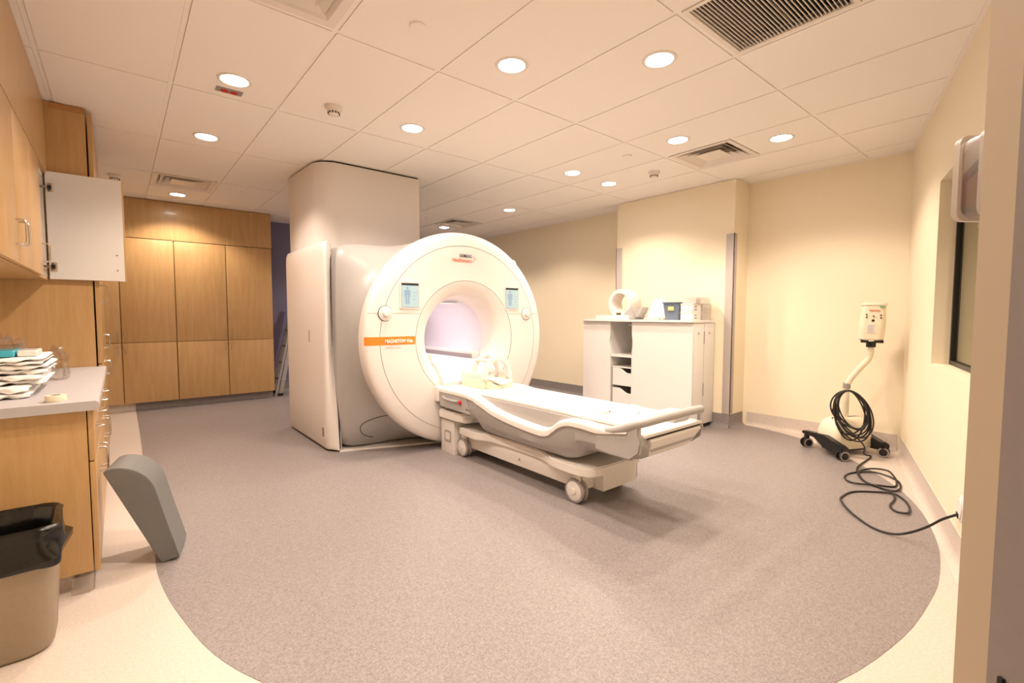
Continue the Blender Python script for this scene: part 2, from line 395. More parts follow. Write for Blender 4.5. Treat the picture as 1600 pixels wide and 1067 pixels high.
# ------------------------------------------------------------------ ceiling fixtures
def make_light(loc, label, power=1.0, spot=134):
    t = thing('downlight', label, 'ceiling light', loc, 'recessed ceiling downlights')
    z = loc[2]
    MB().lathe([(.098, 0), (.096, -.004), (.080, -.005), (.076, -.002), (.076, .012)], loc, 'z', 40).build('trim_ring', m_trimw, t)
    MB().lathe([(.0001, -.0015), (.0765, -.0015), (.0765, .002), (.0001, .002)], loc, 'z', 40).build('lens', m_lens, t)
    l = bpy.data.lights.new('downlight_lamp', 'SPOT'); l.energy = LAMP_W*power; l.color = LAMP_COL
    l.spot_size = math.radians(spot); l.spot_blend = .45; l.shadow_soft_size = .07
    o = bpy.data.objects.new('lamp', l); C.objects.link(o); o.parent = t; o.location = (0, 0, -.012)
    return t
cx = lambda i: GX+(i+.5)*GA
LZ = CE-.004
for (x, y, lab) in (
    (cx(-1), 3.456, 'round recessed downlight next to the small red twin socket'),
    (cx(-1), 4.690, 'round recessed downlight between the red twin socket and the square diffuser over the maple cupboards'),
    (cx(-1), 7.153, 'round recessed downlight right in front of the maple wall cupboards'),
    (cx(1), 2.205, 'large round downlight at the top middle, left of the one nearest the slatted grille'),
    (cx(2), 1.613, 'large round downlight nearest the slatted return grille'),
    (cx(1), 3.430, 'round downlight above the scanner ring, right of the smoke detector by the tower'),
    (cx(4), 2.225, 'round downlight just left of the square diffuser near the pillar'),
    (cx(5), 1.650, 'round downlight just right of the square diffuser near the pillar'),
    (cx(4), 3.424, 'round downlight left of and nearer than its neighbour in front of the pillar'),
    (cx(5), 3.440, 'round downlight in front of the pillar, closest to the cream pillar wall'),
    (cx(5), 5.190, 'small far downlight between the scanner ring and the pillar'),
    (cx(5), 6.920, 'smallest farthest downlight showing just above the scanner ring'),
    (cx(-1), 1.80, 'round recessed downlight over the worktop, out of view'),
    (cx(0), 1.25, 'round recessed downlight inside the doorway, out of view'),
    (cx(3), 6.90, 'added unseen downlight behind the scanner tower that keeps the purple wall lit'),  # added lamp, hidden by the tower, to light the purple wall
    (-.15, -1.1, 'added unseen downlight that brightens the vestibule'),  # added lamp so the unseen vestibule is not dark
    (3.3, -1.05, 'added unseen downlight that brightens the control room behind the window')):  # added lamp to brighten what shows through the window
    make_light((x, y, LZ if y > 0 else CE-.001 if x < 0 else CE+.049), lab, 1.0 if y > 0 else .35 if x < 0 else 1.1)
def flat_disc(x, y, lab):
    tag(MB().lathe([(.0001, -.012), (.038, -.011), (.042, -.007), (.042, 0), (.0001, 0)], (x, y, LZ), 'z', 28).build('sprinkler_cover', m_tile), lab, 'sprinkler cover', 'flat round sprinkler covers')
flat_disc(cx(0), 2.218, 'flat white sprinkler disc at the top of the picture, left of a large downlight')
flat_disc(cx(0), 6.50, 'flat white sprinkler disc right of the diffuser by the maple cupboards')
flat_disc(cx(4), 2.739, 'flat white sprinkler disc left of the square diffuser near the pillar')
flat_disc(cx(4), 6.40, 'flat white sprinkler disc beside the scanner tower, by the far diffuser')
def smoke(x, y, lab):
    t = thing('smoke_detector', lab, 'smoke detector', (x, y, LZ), 'ceiling smoke detectors')
    MB().lathe([(.0001, 0), (.058, 0), (.058, -.012), (.054, -.02), (.046, -.024)], (x, y, LZ), 'z', 28).build('base', m_trimw, t)
    MB().lathe([(.046, -.022), (.044, -.034), (.034, -.052), (.020, -.058), (.0001, -.060)], (x, y, LZ), 'z', 28).build('dome', m_trimw, t)
    for k in range(12):
        a = 2*PI*k/12
        MB().box((-.004, -.003, -.007), (.004, .003, .007)).xform(Matrix.Translation((x+.0385*math.cos(a), y+.0385*math.sin(a), LZ-.045)) @ Matrix.Rotation(a+PI/2, 4, 'Z')).build('vent_slot', m_dark, t)
smoke(cx(0), 3.439, 'white dome smoke detector on the ceiling in front of the scanner tower')
smoke(cx(5), 2.86, 'white dome smoke detector near the pillar, below the square diffuser')
smoke(cx(-2)+.02, 6.56, 'white smoke detector peeking out beside the open cupboard door')
t = thing('red_socket', 'small beige ceiling plate with two red sockets beside a downlight', 'socket', (cx(-1), 3.64, LZ))
B((cx(-1)-.075, 3.605, LZ-.006), (cx(-1)+.075, 3.675, LZ), .002).build('plate', m_frame, t)
for k in (-1, 1): MB().lathe([(.0001, -.011), (.022, -.010), (.024, -.005)], (cx(-1)+k*.027, 3.64, LZ), 'z', 16).build('socket_face', m_red, t)
def diffuser(i, j, h, lab):
    x0, y0 = GX+i*GA+.014, GY+j*GB+h*GB/2+.014; s_ = GA-.028; c = (x0+s_/2, y0+s_/2, CE)
    t = thing('air_diffuser', lab, 'air vent', (c[0], c[1], CE-.004), 'square four-way air diffusers')
    def sq(h0, z0, h1, z1, nm, m, t0=.004):
        q = lambda hh, z: [(c[0]-hh, c[1]-hh, z), (c[0]+hh, c[1]-hh, z), (c[0]+hh, c[1]+hh, z), (c[0]-hh, c[1]+hh, z)]
        MB().loft([q(h0, z0), q(h1, z1), q(h1-t0, z1+t0), q(h0-t0, z0+t0), q(h0, z0)], False).build(nm, m, t, 20)
    hs = s_/2
    sq(hs, CE-.004, hs-.045, CE-.004, 'frame', m_trimw); sq(hs-.045, CE-.004, hs-.10, CE+.045, 'neck', m_trimw)
    sq(hs-.075, CE-.002, hs-.135, CE+.035, 'louvre', m_trimw); sq(hs-.125, CE-.002, hs-.175, CE+.032, 'louvre', m_trimw)
    MB().loft([[(c[0]+a*q, c[1]+b*q, z) for a, b in ((-1, -1), (1, -1), (1, 1), (-1, 1))] for q, z in ((.115, CE-.002), (.105, CE+.008))]).build('centre_plate', m_trimw, t, 20)
    B((c[0]-hs+.02, c[1]-hs+.02, CE+.046), (c[0]+hs-.02, c[1]+hs-.02, CE+.049)).build('duct', m_iris, t)
    for a in (-1, 1): B((c[0]-.012, c[1]+a*.17-.06, CE+.02), (c[0]+.012, c[1]+a*.17+.06, CE+.03)).build('strap', m_alu, t)
diffuser(-1, 3, 0, 'square louvred air diffuser in front of the maple wall cupboards')
diffuser(5, -1, 1, 'square louvred air diffuser between two downlights near the pillar')
diffuser(5, 3, 0, 'small far square air diffuser above the scanner ring')
diffuser(-1, -1, 1, 'square air diffuser cut off by the top edge of the picture')
gx0, gx1, gy0, gy1 = GX+2*GA+.014, GX+3*GA-.014, GY-2*GB+GB/2+.014, GY-GB-.014
t = thing('return_grille', 'square slatted return air grille at the top right of the ceiling', 'air vent', ((gx0+gx1)/2, (gy0+gy1)/2, CE-.006))
fr = .024
for a in (((gx0, gy0), (gx1, gy0+fr)), ((gx0, gy1-fr), (gx1, gy1)), ((gx0, gy0+fr), (gx0+fr, gy1-fr)), ((gx1-fr, gy0+fr), (gx1, gy1-fr))):
    B((*a[0], CE-.006), (*a[1], CE+.006)).build('frame_bar', m_trimw, t)
NB = 30
for k in range(NB):
    y = gy0+fr+(k+.5)*(gy1-gy0-2*fr)/NB
    MB().box((gx0+fr, -.0020, -.009), (gx1-fr, .0020, .009)).xform(Matrix.Translation((0, y, CE+.005)) @ Matrix.Rotation(-.35, 4, 'X')).build('slat', m_trimw, t)
B((gx0+.01, gy0+.01, CE+.044), (gx1-.01, gy1-.01, CE+.049)).build('duct', m_dark, t)
B((gx0+fr, (gy0+gy1)/2-.006, CE+.022), (gx1-fr, (gy0+gy1)/2+.006, CE+.028)).build('brace', m_alu, t)

# ------------------------------------------------------------------ wall cabinets and worktop on the left
def pull_v(x, y, z, n_, L=.11, p=.034, r=.0045):
    """wire pull; n_ = outward direction, vertical"""
    n3 = Vector(n_); c = Vector((x, y, z)); q = .012
    pts = [c+Vector((0, 0, -L/2)), c+n3*(p-q)+Vector((0, 0, -L/2)), c+n3*(p-q*.3)+Vector((0, 0, -L/2+q*.3)), c+n3*p+Vector((0, 0, -L/2+q)), c+n3*p+Vector((0, 0, L/2-q)), c+n3*(p-q*.3)+Vector((0, 0, L/2-q*.3)), c+n3*(p-q)+Vector((0, 0, L/2)), c+Vector((0, 0, L/2))]
    return MB().tube(pts, r, 8)
def pull_h(x, y, z, n_, d_, L=.11, p=.034, r=.0045):
    n3 = Vector(n_); c = Vector((x, y, z)); d3 = Vector(d_); q = .012
    pts = [c-d3*L/2, c+n3*(p-q)-d3*L/2, c+n3*(p-q*.3)-d3*(L/2-q*.3), c+n3*p-d3*(L/2-q), c+n3*p+d3*(L/2-q), c+n3*(p-q*.3)+d3*(L/2-q*.3), c+n3*(p-q)+d3*L/2, c+d3*L/2]
    return MB().tube(pts, r, 8)
XU = -.345; ZU0, ZU1 = 1.485, 2.205; TH = .02
def upper_unit(y0, y1, lab, opened=False):
    t = thing('wall_cabinet', lab, 'cabinet', (XL+.19, (y0+y1)/2, ZU0), 'maple wall cabinets over the worktop')
    xf = XU-TH-.002
    body = MB(); th = .018
    for a, b in (((XL, y0, ZU0), (xf, y0+th, ZU1)), ((XL, y1-th, ZU0), (xf, y1, ZU1)), ((XL, y0+th, ZU1-th), (xf, y1-th, ZU1)), ((XL, y0+th, ZU0), (XL+.01, y1-th, ZU1-th))): body.box(a, b)
    body.build('carcass', m_white, t)
    B((XL, y0, ZU0-.003), (xf, y1, ZU0+.018)).build('bottom_panel', m_wood, t)
    for z in (1.73, 1.97): B((XL+.01, y0+th, z), (xf-.02, y1-th, z+.018)).build('shelf', m_white, t)
    ym = (y0+y1)/2; g = .002
    d = B((XU-TH, y0+g, ZU0), (XU, ym-g, ZU1-.003), .001).build('door', m_wood, t); pull_v(XU, ym-.045, ZU0+.14, (1, 0, 0)).build('handle', m_chrome, d)
    if not opened:
        d = B((XU-TH, ym+g, ZU0), (XU, y1-g, ZU1-.003), .001).build('door', m_wood, t); pull_v(XU, ym+.045, ZU0+.14, (1, 0, 0)).build('handle', m_chrome, d)
    else:
        yd = y1-.03; w_ = .415; x0 = XU-.012
        d = B((x0, yd, ZU0+.004), (x0+w_, yd+TH, ZU1+.022), .001).build('door', m_wood, t, label='cabinet door standing open, showing its white inner face')
        B((x0+.002, yd-.0025, ZU0+.006), (x0+w_-.010, yd, ZU1+.02)).build('inner_face', m_white, d)
        pull_v(x0+w_-.05, yd+TH, ZU0+.14, (0, 1, 0)).build('handle', m_chrome, d)
        for z in (ZU0+.09, ZU1-.09):
            h = MB().box((x0+.014, yd-.010, z-.030), (x0+.044, yd-.002, z+.030), .003)
            h.box((x0-.045, yd-.018, z-.008), (x0+.03, yd-.008, z+.008), .002)
            h.build('hinge', m_chrome, d)
            B((x0+.012, yd-.022, z-.014), (x0+.034, yd-.010, z+.014), .004).build('hinge_cup', m_black, d)
        for z in (ZU0+.085, ZU0+.195): MB().lathe([(.0001, -.004), (.004, -.004), (.004, 0)], (x0+w_-.05, yd-.0025, z), 'y', 10).build('screw', m_dark, d)
    return t
upper_unit(3.64, 4.60, 'maple wall cabinet with its far door standing open', True)
upper_unit(2.68, 3.64, 'maple wall cabinet with both doors shut, at the left picture edge')
tag(B((XL, 1.75, ZU1+.003), (XU, 4.60, CE-.009)).build('soffit_panel', m_wood), 'maple filler panel between the wall cabinets and the ceiling', 'panel')
# tall cabinet
XT = -.10
t = thing('tall_cabinet', 'tall maple cupboard at the far end of the worktop', 'cabinet', (XL+.3, 5.25, 0))
B((XL, 4.605, .10), (XT-.036, 5.93, CE-.009)).build('carcass', m_wood, t)
B((XL, 4.605, .0), (XT-.09, 5.93, .10)).build('toe_kick', m_beige, t)
B((XL+.4, 4.60, CE-.05), (XT-.036, 4.605, CE-.009)).build('cornice', m_wood_d, t)
for (y0, y1, hs) in ((4.612, 5.265, 1), (5.272, 5.925, -1)):
    for z0, z1, hz in ((.105, .878, .80), (.884, 2.19, 1.02), (2.196, CE-.03, None)):
        d = B((XT-.026, y0, z0), (XT, y1, z1), .001).build('door', m_wood, t)
        if hz: pull_v(XT, (y1-.04 if hs > 0 else y0+.04), hz, (1, 0, 0)).build('handle', m_chrome, d)
d = [o for o in t.children if o.name.startswith('door')][1]
pull_v(XT, 4.70, 1.40, (1, 0, 0), .12, .04).build('handle', m_chrome, d)
# base cabinets
YB0, YB1 = 2.82, 4.60; XD = -.103; ZC = .866
nb = 4; wd = (YB1-YB0)/nb
labs = ('maple base cabinet nearest the camera, with the wide end panel behind the waste bin', 'maple base cabinet second from the waste bin', 'maple base cabinet third from the waste bin', 'maple base cabinet farthest under the worktop, against the tall cupboard')
for k in range(nb):
    y0 = YB0+k*wd; y1 = y0+wd-.001
    t = thing('base_cabinet', labs[k], 'cabinet', (XL+.3, (y0+y1)/2, 0), 'maple base cabinets under the worktop')
    B((XL, y0, .085), (XD-.024, y1, ZC-.041)).build('carcass', m_wood, t)
    B((XL, y0+(.05 if k == 0 else 0), 0), (XD-.10, y1, .085)).build('toe_kick', m_beige, t)
    d = B((XD-.020, y0+.002, .59), (XD, y1-.002, ZC-.044), .001).build('drawer', m_wood, t); pull_h(XD, (y0+y1)/2, .715, (1, 0, 0), (0, 1, 0)).build('handle', m_chrome, d)
    d = B((XD-.020, y0+.002, .082), (XD, y1-.002, .584), .001).build('door', m_wood, t); pull_v(XD, (y1-.05 if k % 2 == 0 else y0+.05), .50, (1, 0, 0), .12).build('handle', m_chrome, d)
tp = [(XL, ZC), (-.092, ZC), (-.083, ZC-.006), (-.080, ZC-.014), (-.080, ZC-.034), (-.088, ZC-.041), (XL, ZC-.041)]
tag(MB().prism(tp, lambda x, z: (x, 2.772, z), lambda x, z: (x, 4.598, z)).build('worktop', m_counter), 'pale grey laminate worktop with a rounded front edge', 'worktop')
# far wall cupboards
YC = 7.655
def far_unit(x0, x1, lab):
    t = thing('wall_cupboard', lab, 'cabinet', ((x0+x1)/2, 7.96, 0), 'maple full-height cupboards on the far wall')
    B((x0, YC+.030, .11), (x1, YF-.001, 2.205)).build('carcass', m_wood_d, t)
    xm = (x0+x1)/2
    for a, b, s_ in ((x0, xm, -1), (xm, x1, 1)):
        for z0, z1, hz in ((.112, .882, .805), (.888, 2.203, .972)):
            d = B((a+.0045, YC, z0), (b-.0045, YC+.02, z1), .001).build('door', m_wood, t)
            pull_v((b-.035 if s_ < 0 else a+.035), YC, hz, (0, -1, 0), .10).build('handle', m_chrome, d)
    return t
far_unit(-.545, .585, 'full-height maple cupboard in the corner, left of the other one')
far_unit(.588, 1.762, 'full-height maple cupboard next to the purple wall')
tag(B((XL, YC+.002, 2.212), (1.762, YF-.002, CE-.016), .001).build('fascia_panel', m_wood), 'wide maple panel above the far cupboards', 'panel')
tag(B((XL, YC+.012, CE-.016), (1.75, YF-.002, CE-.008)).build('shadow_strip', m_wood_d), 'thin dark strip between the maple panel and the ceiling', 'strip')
base('baseboard_cupboard', B((.13, YC+.07, 0), (1.745, YC+.30, .109)), m_grey, 'dark grey toe kick under the far cupboards')
base('baseboard_cupboard_corner', B((XL, YC+.07, 0), (.129, YC+.30, .109)), m_beige, 'beige toe kick under the corner cupboard')

# ------------------------------------------------------------------ the scanner
SX, SZ = 2.545, 1.022
scn = thing('mri_scanner', 'large white and silver ring-shaped medical scanner with a tower to the ceiling', 'scanner', (SX, 4.6, 0))
prof = [(.992, 3.90), (1.0, 3.84), (1.0, 3.805), (.994, 3.782), (.975, 3.764), (.94, 3.752), (.872, 3.742)]
face = [(.868, 3.742), (.80, 3.735), (.70, 3.730), (.547, 3.726)]
coll = [(.543, 3.7265), (.52, 3.729), (.49, 3.737), (.455, 3.757), (.425, 3.79), (.40, 3.84), (.382, 3.91), (.372, 3.99)]
allp = prof[3:]+face+coll
def fy(r):
    for (ra, ya), (rb, yb) in zip(allp, allp[1:]):
        if rb <= r <= ra: return ya+(yb-ya)*(ra-r)/max(1e-6, ra-rb)
    return 3.76
def on_face(x, z, out=.0015): return (x, fy(math.hypot(x-SX, z-SZ))-out, z)
O = (SX, 0, SZ)
MB().lathe(prof, O, 'y', 128).build('ring_cover', m_mri, scn, 60)
MB().lathe(face, O, 'y', 128).build('front_cover', m_mri, scn, 60)
MB().lathe(coll, O, 'y', 128).build('bore_collar', m_mri, scn, 60)
MB().lathe([(.372, 3.992), (.36, 4.05), (.355, 4.2), (.355, 5.3), (.40, 5.5), (.46, 5.56)], O, 'y', 96).build('bore_liner', m_mri_b, scn, 60)
MB().lathe([(.88, 3.752), (.86, 3.752)], O, 'y', 96).build('seam_gasket', m_frame, scn)
MB().lathe([(.552, 3.738), (.536, 3.738)], O, 'y', 96).build('seam_gasket', m_frame, scn)
# lofted silver body
NA = 128
def sec(y, wgt, n_=15., a=1.045, b=.945, cz=.955):
    out = []
    for k in range(NA):
        th = 2*PI*k/NA; c, s_ = math.cos(th), math.sin(th)
        rr = 1/((abs(c)/a)**n_+(abs(s_)/b)**n_)**(1/n_)
        x = SX+(1-wgt)*.988*c+wgt*rr*c; z = (1-wgt)*(SZ+.988*s_)+wgt*(cz+rr*s_)
        out.append((x, y, max(z, .012)))
    return out
secs = [sec(3.87, 0), sec(3.93, .04), sec(3.99, .14), sec(4.05, .30), sec(4.11, .50), sec(4.17, .71), sec(4.22, .87), sec(4.27, .965), sec(4.33, 1.), sec(5.40, 1.), sec(5.50, .96)]
MB().loft(secs, False).build('body_cover', m_silver, scn, 60)
bk = MB(); A = sec(5.50, .96); bk.loft([A, [(SX+.44*math.cos(2*PI*k/NA), 5.55, SZ+.44*math.sin(2*PI*k/NA)) for k in range(NA)]], False); bk.build('rear_cover', m_mri, scn, 60)
# seam of the lower service cover on the body, laid on the lofted surface
def body_pt(y, th):
    ys = [q[0][1] for q in secs]
    for i in range(len(ys)-1):
        if ys[i] <= y <= ys[i+1]:
            f = (y-ys[i])/(ys[i+1]-ys[i]); k = th/(2*PI)*NA; k0 = int(k) % NA; g = k-int(k); k1 = (k0+1) % NA
            P = [Vector(secs[i][k0]).lerp(Vector(secs[i][k1]), g), Vector(secs[i+1][k0]).lerp(Vector(secs[i+1][k1]), g)]
            return P[0].lerp(P[1], f)
    return Vector(secs[-1][0])
def out_pt(y, deg):
    p = body_pt(y, math.radians(deg)); d = Vector((p.x-SX, -.35, p.z-SZ)).normalized(); return p+d*.0015
sp = [out_pt(y, a) for y, a in ((3.90, 222.3), (3.935, 222), (3.97, 221.5), (4.02, 220.5), (4.07, 219.6), (4.105, 219.5), (4.125, 220.5), (4.135, 222.5), (4.14, 224.5), (4.143, 226.5), (4.145, 228.3))]
MB().tube(smooth_path(sp, 4), .0028, 6).build('service_seam', m_dark, scn)
MB().slab([(1.50, 5.5), (1.50, 4.24), (1.75, 4.16), (2.1, 4.03), (2.42, 3.93), (2.67, 3.93), (3.0, 4.03), (3.34, 4.16), (3.59, 4.24), (3.59, 5.5)], .0, .016).build('floor_plate', m_twhite, scn)
# side covers
FK = ((0., 4.245), (.3, 4.27), (.6, 4.33), (1.0, 4.405), (1.4, 4.445), (1.7, 4.43), (1.86, 4.405), (2., 4.405))
def fedge(z):
    for (a, ya), (b, yb) in zip(FK, FK[1:]):
        if a <= z <= b:
            t_ = (z-a)/(b-a); t_ = t_*t_*(3-2*t_)*.35+t_*.65; return ya+(yb-ya)*t_
    return 4.40
def side_cover(sg):
    X = lambda v: SX+sg*(v-SX)
    xo, xi = 1.408, 1.520
    yf = lambda z: 4.345-.03*math.sin(PI*min(1, max(0, z/1.9)))*0-.045*(1-z/1.9)
    secs_ = []
    for z, ins, top in ((.022, .012, 0), (.05, .0, 0), (.4, 0, 0), (.6, 0, 0), (.8, 0, 0), (1.0, 0, 0), (1.2, 0, 0), (1.4, 0, 0), (1.6, 0, 0), (1.72, 0, 0), (1.80, .0, 0), (1.86, .004, .01), (1.895, .015, .03), (1.91, .04, .06)):
        f = 4.335+top; fe = fedge(z)+top
        pts = [(xi, fe), (xo+.075, min(fe-.004, f+.03)), (xo+.030+ins, f-.028 if z < 1 else f-.02), (xo+.010+ins, f-.012), (xo+ins, f+.03), (xo+ins, 5.49), (xo+ins+.008, 5.535), (xo+ins+.03, 5.56), (xi, 5.56)]
        secs_.append([(X(a), b, z) for a, b in pts])
    o = MB().loft(secs_).build('side_cover', m_mri, scn, 50)
    return o
sc = side_cover(1); side_cover(-1)
rc = MB().prism(rrect(4.352, 4.418, .115, .225, .012), lambda y, z: (1.4065, y, z), lambda y, z: (1.410, y, z)); rc.build('grip_frame', m_twhite, sc)
MB().prism(rrect(4.366, 4.410, .128, .216, .008), lambda y, z: (1.4055, y, z), lambda y, z: (1.409, y, z)).build('grip_recess', m_iris, sc)
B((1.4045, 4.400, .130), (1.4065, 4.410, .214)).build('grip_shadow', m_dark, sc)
MB().prism(rrect(4.74, 4.765, .98, 1.10, .010), lambda y, z: (1.406, y, z), lambda y, z: (1.410, y, z)).build('latch_recess', m_frame, sc)
# tower
tw = [(2.535, 4.612), (2.535, 5.52), (1.47, 5.52), (1.455, 5.50), (1.458, 5.2)] + [(1.475+.20*(1-math.cos(a)), 4.612+.20*(1-math.sin(a))) for a in [PI/2*k/8 for k in range(9)]]
tw2 = [(x, y) for x, y in tw]
MB().slab(tw2, 1.80, CE-.022).build('tower_cover', m_tower, scn, 50)
MB().slab([(SX+(x-SX)*.985 if x < 2.5 else x-.01, y+(.012 if y < 5 else -.012)) for x, y in tw2], CE-.022, CE-.0075).build('tower_gap', m_dark, scn)
cs_ = [(1.506, fedge(z)-.003, z) for z in [.03+1.80*k/16 for k in range(17)]]
cs_ += [(1.502, 4.425, 1.872), (1.49, 4.46, 1.897), (1.47, 4.50, 1.907)]
MB().tube(smooth_path(cs_, 3), .006, 8).build('cover_seam', m_dark, scn)
# orange band, screens, knobs, seams, printing
def strip(x0, x1, zf0, zf1, nm, m, out, n=24):
    bm = MB(); a = []; b = []
    vs = [(x0+(x1-x0)*k/n) for k in range(n+1)]
    f0 = [on_face(x, zf0(x), out) for x in vs]; f1 = [on_face(x, zf1(x), out) for x in vs]
    g0 = [on_face(x, zf0(x), .0002) for x in vs]; g1 = [on_face(x, zf1(x), .0002) for x in vs]
    bm.loft([[f0[k], f1[k], g1[k], g0[k]] for k in range(n+1)]); return bm.build(nm, m, scn)
strip(1.552, 1.993, lambda x: .990+.0*(x-1.5), lambda x: 1.060, 'orange_band', m_orange, .0015)
text_mesh('lettering', 'MAGNETOM Vida', .042, m_txtw, scn, (1.712, fy(.7)-.0045, 1.008), (1, 0, 0), (0, 0, 1), bold=.0008, sx=.80)
text_mesh('lettering', 'A BioMatrix System', .020, m_frame, scn, (1.715, fy(.7)-.0045, .962), (1, 0, 0), (0, 0, 1), sx=.9)
text_mesh('lettering', 'SIEMENS', .042, m_txtd, scn, (2.604, fy(.78)-.0045, 1.786), (1, 0, 0), (0, 0, 1), 'RIGHT', bold=.0004, sx=.90)
text_mesh('lettering', 'Healthineers', .046, m_txto, scn, (2.604, fy(.74)-.0045, 1.742), (1, 0, 0), (0, 0, 1), 'RIGHT', bold=.0004, sx=.93)
dots = MB()
for k in range(5):
    for q in (0, 1):
        x = 2.618+.024*(1-abs(k-2)/2.)+q*.012-.004; z = 1.778+(k-2)*.012
        dots.lathe([(.0001, -.001), (.0032-.0006*abs(k-2), -.001), (.0032-.0006*abs(k-2), .001)], on_face(x, z, .003), 'y', 8)
dots.build('dot_emblem', m_txto, scn)
def hseam(x0, x1, z):
    MB().tube([on_face(x0+(x1-x0)*k/10, z, .0005) for k in range(11)], .0016, 6).build('seam', m_frame, scn)
hseam(1.575, 1.665, 1.258); hseam(1.79, 2.05, 1.258); hseam(3.04, 3.235, 1.258); hseam(3.36, 3.50, 1.258)
def screen(x0, x1, z0, z1):
    y = min(fy(math.hypot(a-SX, b-SZ)) for a in (x0, x1) for b in (z0, z1))
    s_ = MB().prism(rrect(x0, x1, z0, z1, .014), lambda x, z: (x, y-.006, z), lambda x, z: (x, y+.012, z), .002).build('display', m_mri, scn)
    a, b, c_, d_ = x0+.018, x1-.018, z0+.016, z1-.018
    B((a-.004, y-.0068, c_-.004), (b+.004, y-.005, d_+.004)).build('bezel', m_frame, s_)
    B((a, y-.0078, c_), (b, y-.006, d_-.018)).build('screen_image', m_scr, s_); B((a, y-.0078, d_-.018), (b, y-.006, d_)).build('screen_header', m_scrd, s_)
    f = MB(); xm = a+(b-a)*.33; w_ = (b-a)*.13; zt = d_-.030; H = d_-c_-.055
    for u0, u1, v0, v1 in ((-.5, .5, .0, .14), (-1.1, 1.1, .18, .5), (-1.45, -1.2, .2, .6), (1.2, 1.45, .2, .6), (-.95, -.15, .5, 1.0), (.15, .95, .5, 1.0)):
        f.box((xm+u0*w_, y-.0084, zt-v1*H), (xm+u1*w_, y-.0076, zt-v0*H))
    f.build('body_figure', m_scrb, s_)
    for k, zz in enumerate((.38, .52, .66)): B((a+(b-a)*.64, y-.0084, d_-(d_-c_)*zz-.0035), (b-(b-a)*(.06+.05*k), y-.0076, d_-(d_-c_)*zz)).build('readout_line', m_scrb, s_)
screen(1.850, 2.046, 1.297, 1.535); screen(2.998, 3.194, 1.297, 1.535)
def knob(x, z):
    o = on_face(x, z, 0); y0 = o[1]
    k = MB().lathe([(.062, .004), (.062, -.006), (.058, -.009), (.030, -.010)], (x, y0, z), 'y', 40).build('control_dial', m_twhite, scn)
    MB().lathe([(.066, .003), (.066, -.004), (.0625, -.004)], (x, y0, z), 'y', 40).build('dial_ring', m_dark, k)
    MB().lathe([(.030, -.008), (.028, -.026), (.022, -.031), (.0001, -.032)], (x, y0, z), 'y', 28).build('knob', m_mri, k)
    MB().lathe([(.048, -.0098), (.047, -.0105), (.046, -.0098)], (x, y0, z), 'y', 32).build('dial_print', m_frame, k)
knob(1.726, 1.257); knob(3.297, 1.257)
# table deck inside the bore, with rail
B((SX-.30, 3.86, .60), (SX+.30, 5.45, .80), .012).build('bore_deck', m_mri_b, scn)
B((SX+.235, 3.98, .80), (SX+.325, 5.45, .868), .012).build('bore_rail', m_mri, scn)
B((SX-.325, 3.98, .80), (SX-.235, 5.45, .868), .012).build('bore_rail', m_mri, scn)
B((SX+.226, 3.99, .80), (SX+.236, 5.44, .842)).build('rail_groove', m_frame, scn)
B((SX-.36, 3.668, .46), (SX+.36, 3.90, .60), .02, 3).build('mouth_bridge', m_mri, scn)
MB().prism([(3.668, .59), (3.668, .63), (3.72, .70), (3.78, .78), (3.86, .801), (4.02, .801), (4.02, .59)], lambda y, z: (SX-.30, y, z), lambda y, z: (SX+.30, y, z), .006).build('mouth_ramp', m_mri, scn)
bl = bpy.data.lights.new('bore_lamp', 'AREA'); bl.shape = 'RECTANGLE'; bl.size = .25; bl.size_y = 1.0; bl.energy = 2.3; bl.color = BORE_COL
bo = bpy.data.objects.new('bore_light', bl); C.objects.link(bo); bo.parent = scn; bo.location = (0, 4.55-4.6, SZ+.335)
B((SX-.13, 4.03, SZ+.338), (SX+.13, 5.08, SZ+.344)).build('added_bore_strip', mat('bore_strip', (.97, .95, .93), .3, emit=BORE_COL, estr=.12), scn)  # glowing strip added to give the bore light a body

# ------------------------------------------------------------------ patient table
tb = thing('patient_table', 'white and grey wheeled patient table docked to the scanner', 'patient table', (SX, 2.6, 0))
def mir(mb_fn): return [mb_fn(-1), mb_fn(1)]
# table board
B((SX-.268, 1.70, .578), (SX+.268, 3.66, .602), .010, 3).build('table_board', m_twhite, tb)
B((SX-.282, 1.72, .44), (SX+.282, 3.60, .578), .006).build('board_edge', m_tgrey, tb)
B((SX-.11, 2.93, .6005), (SX+.02, 2.945, .6035)).build('slot', m_iris, tb)
# armrest bands, outline in y-z
top = [(3.66, .597), (3.40, .597), (3.22, .592), (3.06, .568), (2.92, .528), (2.78, .502), (2.60, .482), (2.42, .470), (2.32, .470), (2.24, .495), (2.17, .545), (2.09, .575), (1.98, .580), (1.85, .574), (1.72, .574), (1.62, .588)]
tops = [(p.x, p.y) for p in smooth_path([(a, b, 0) for a, b in top], 4)]
def band(sg):
    ss = []
    for y, z in tops:
        th = .040 if y > 3.1 else (.050 if y > 2.25 else .042)
        if y < 1.84: th = max(.010, .042*(y-1.60)/.24)
        xo, xi = .352, .270
        ss.append([(SX+sg*x, y, zz) for x, zz in ((xi, z), (xo-.018, z+.002), (xo-.004, z-.006), (xo, z-.016), (xo-.002, z-th), (xi, z-th))])
    return MB().loft(ss).build('armrest_band', m_twhite, tb, 45)
mir(band)
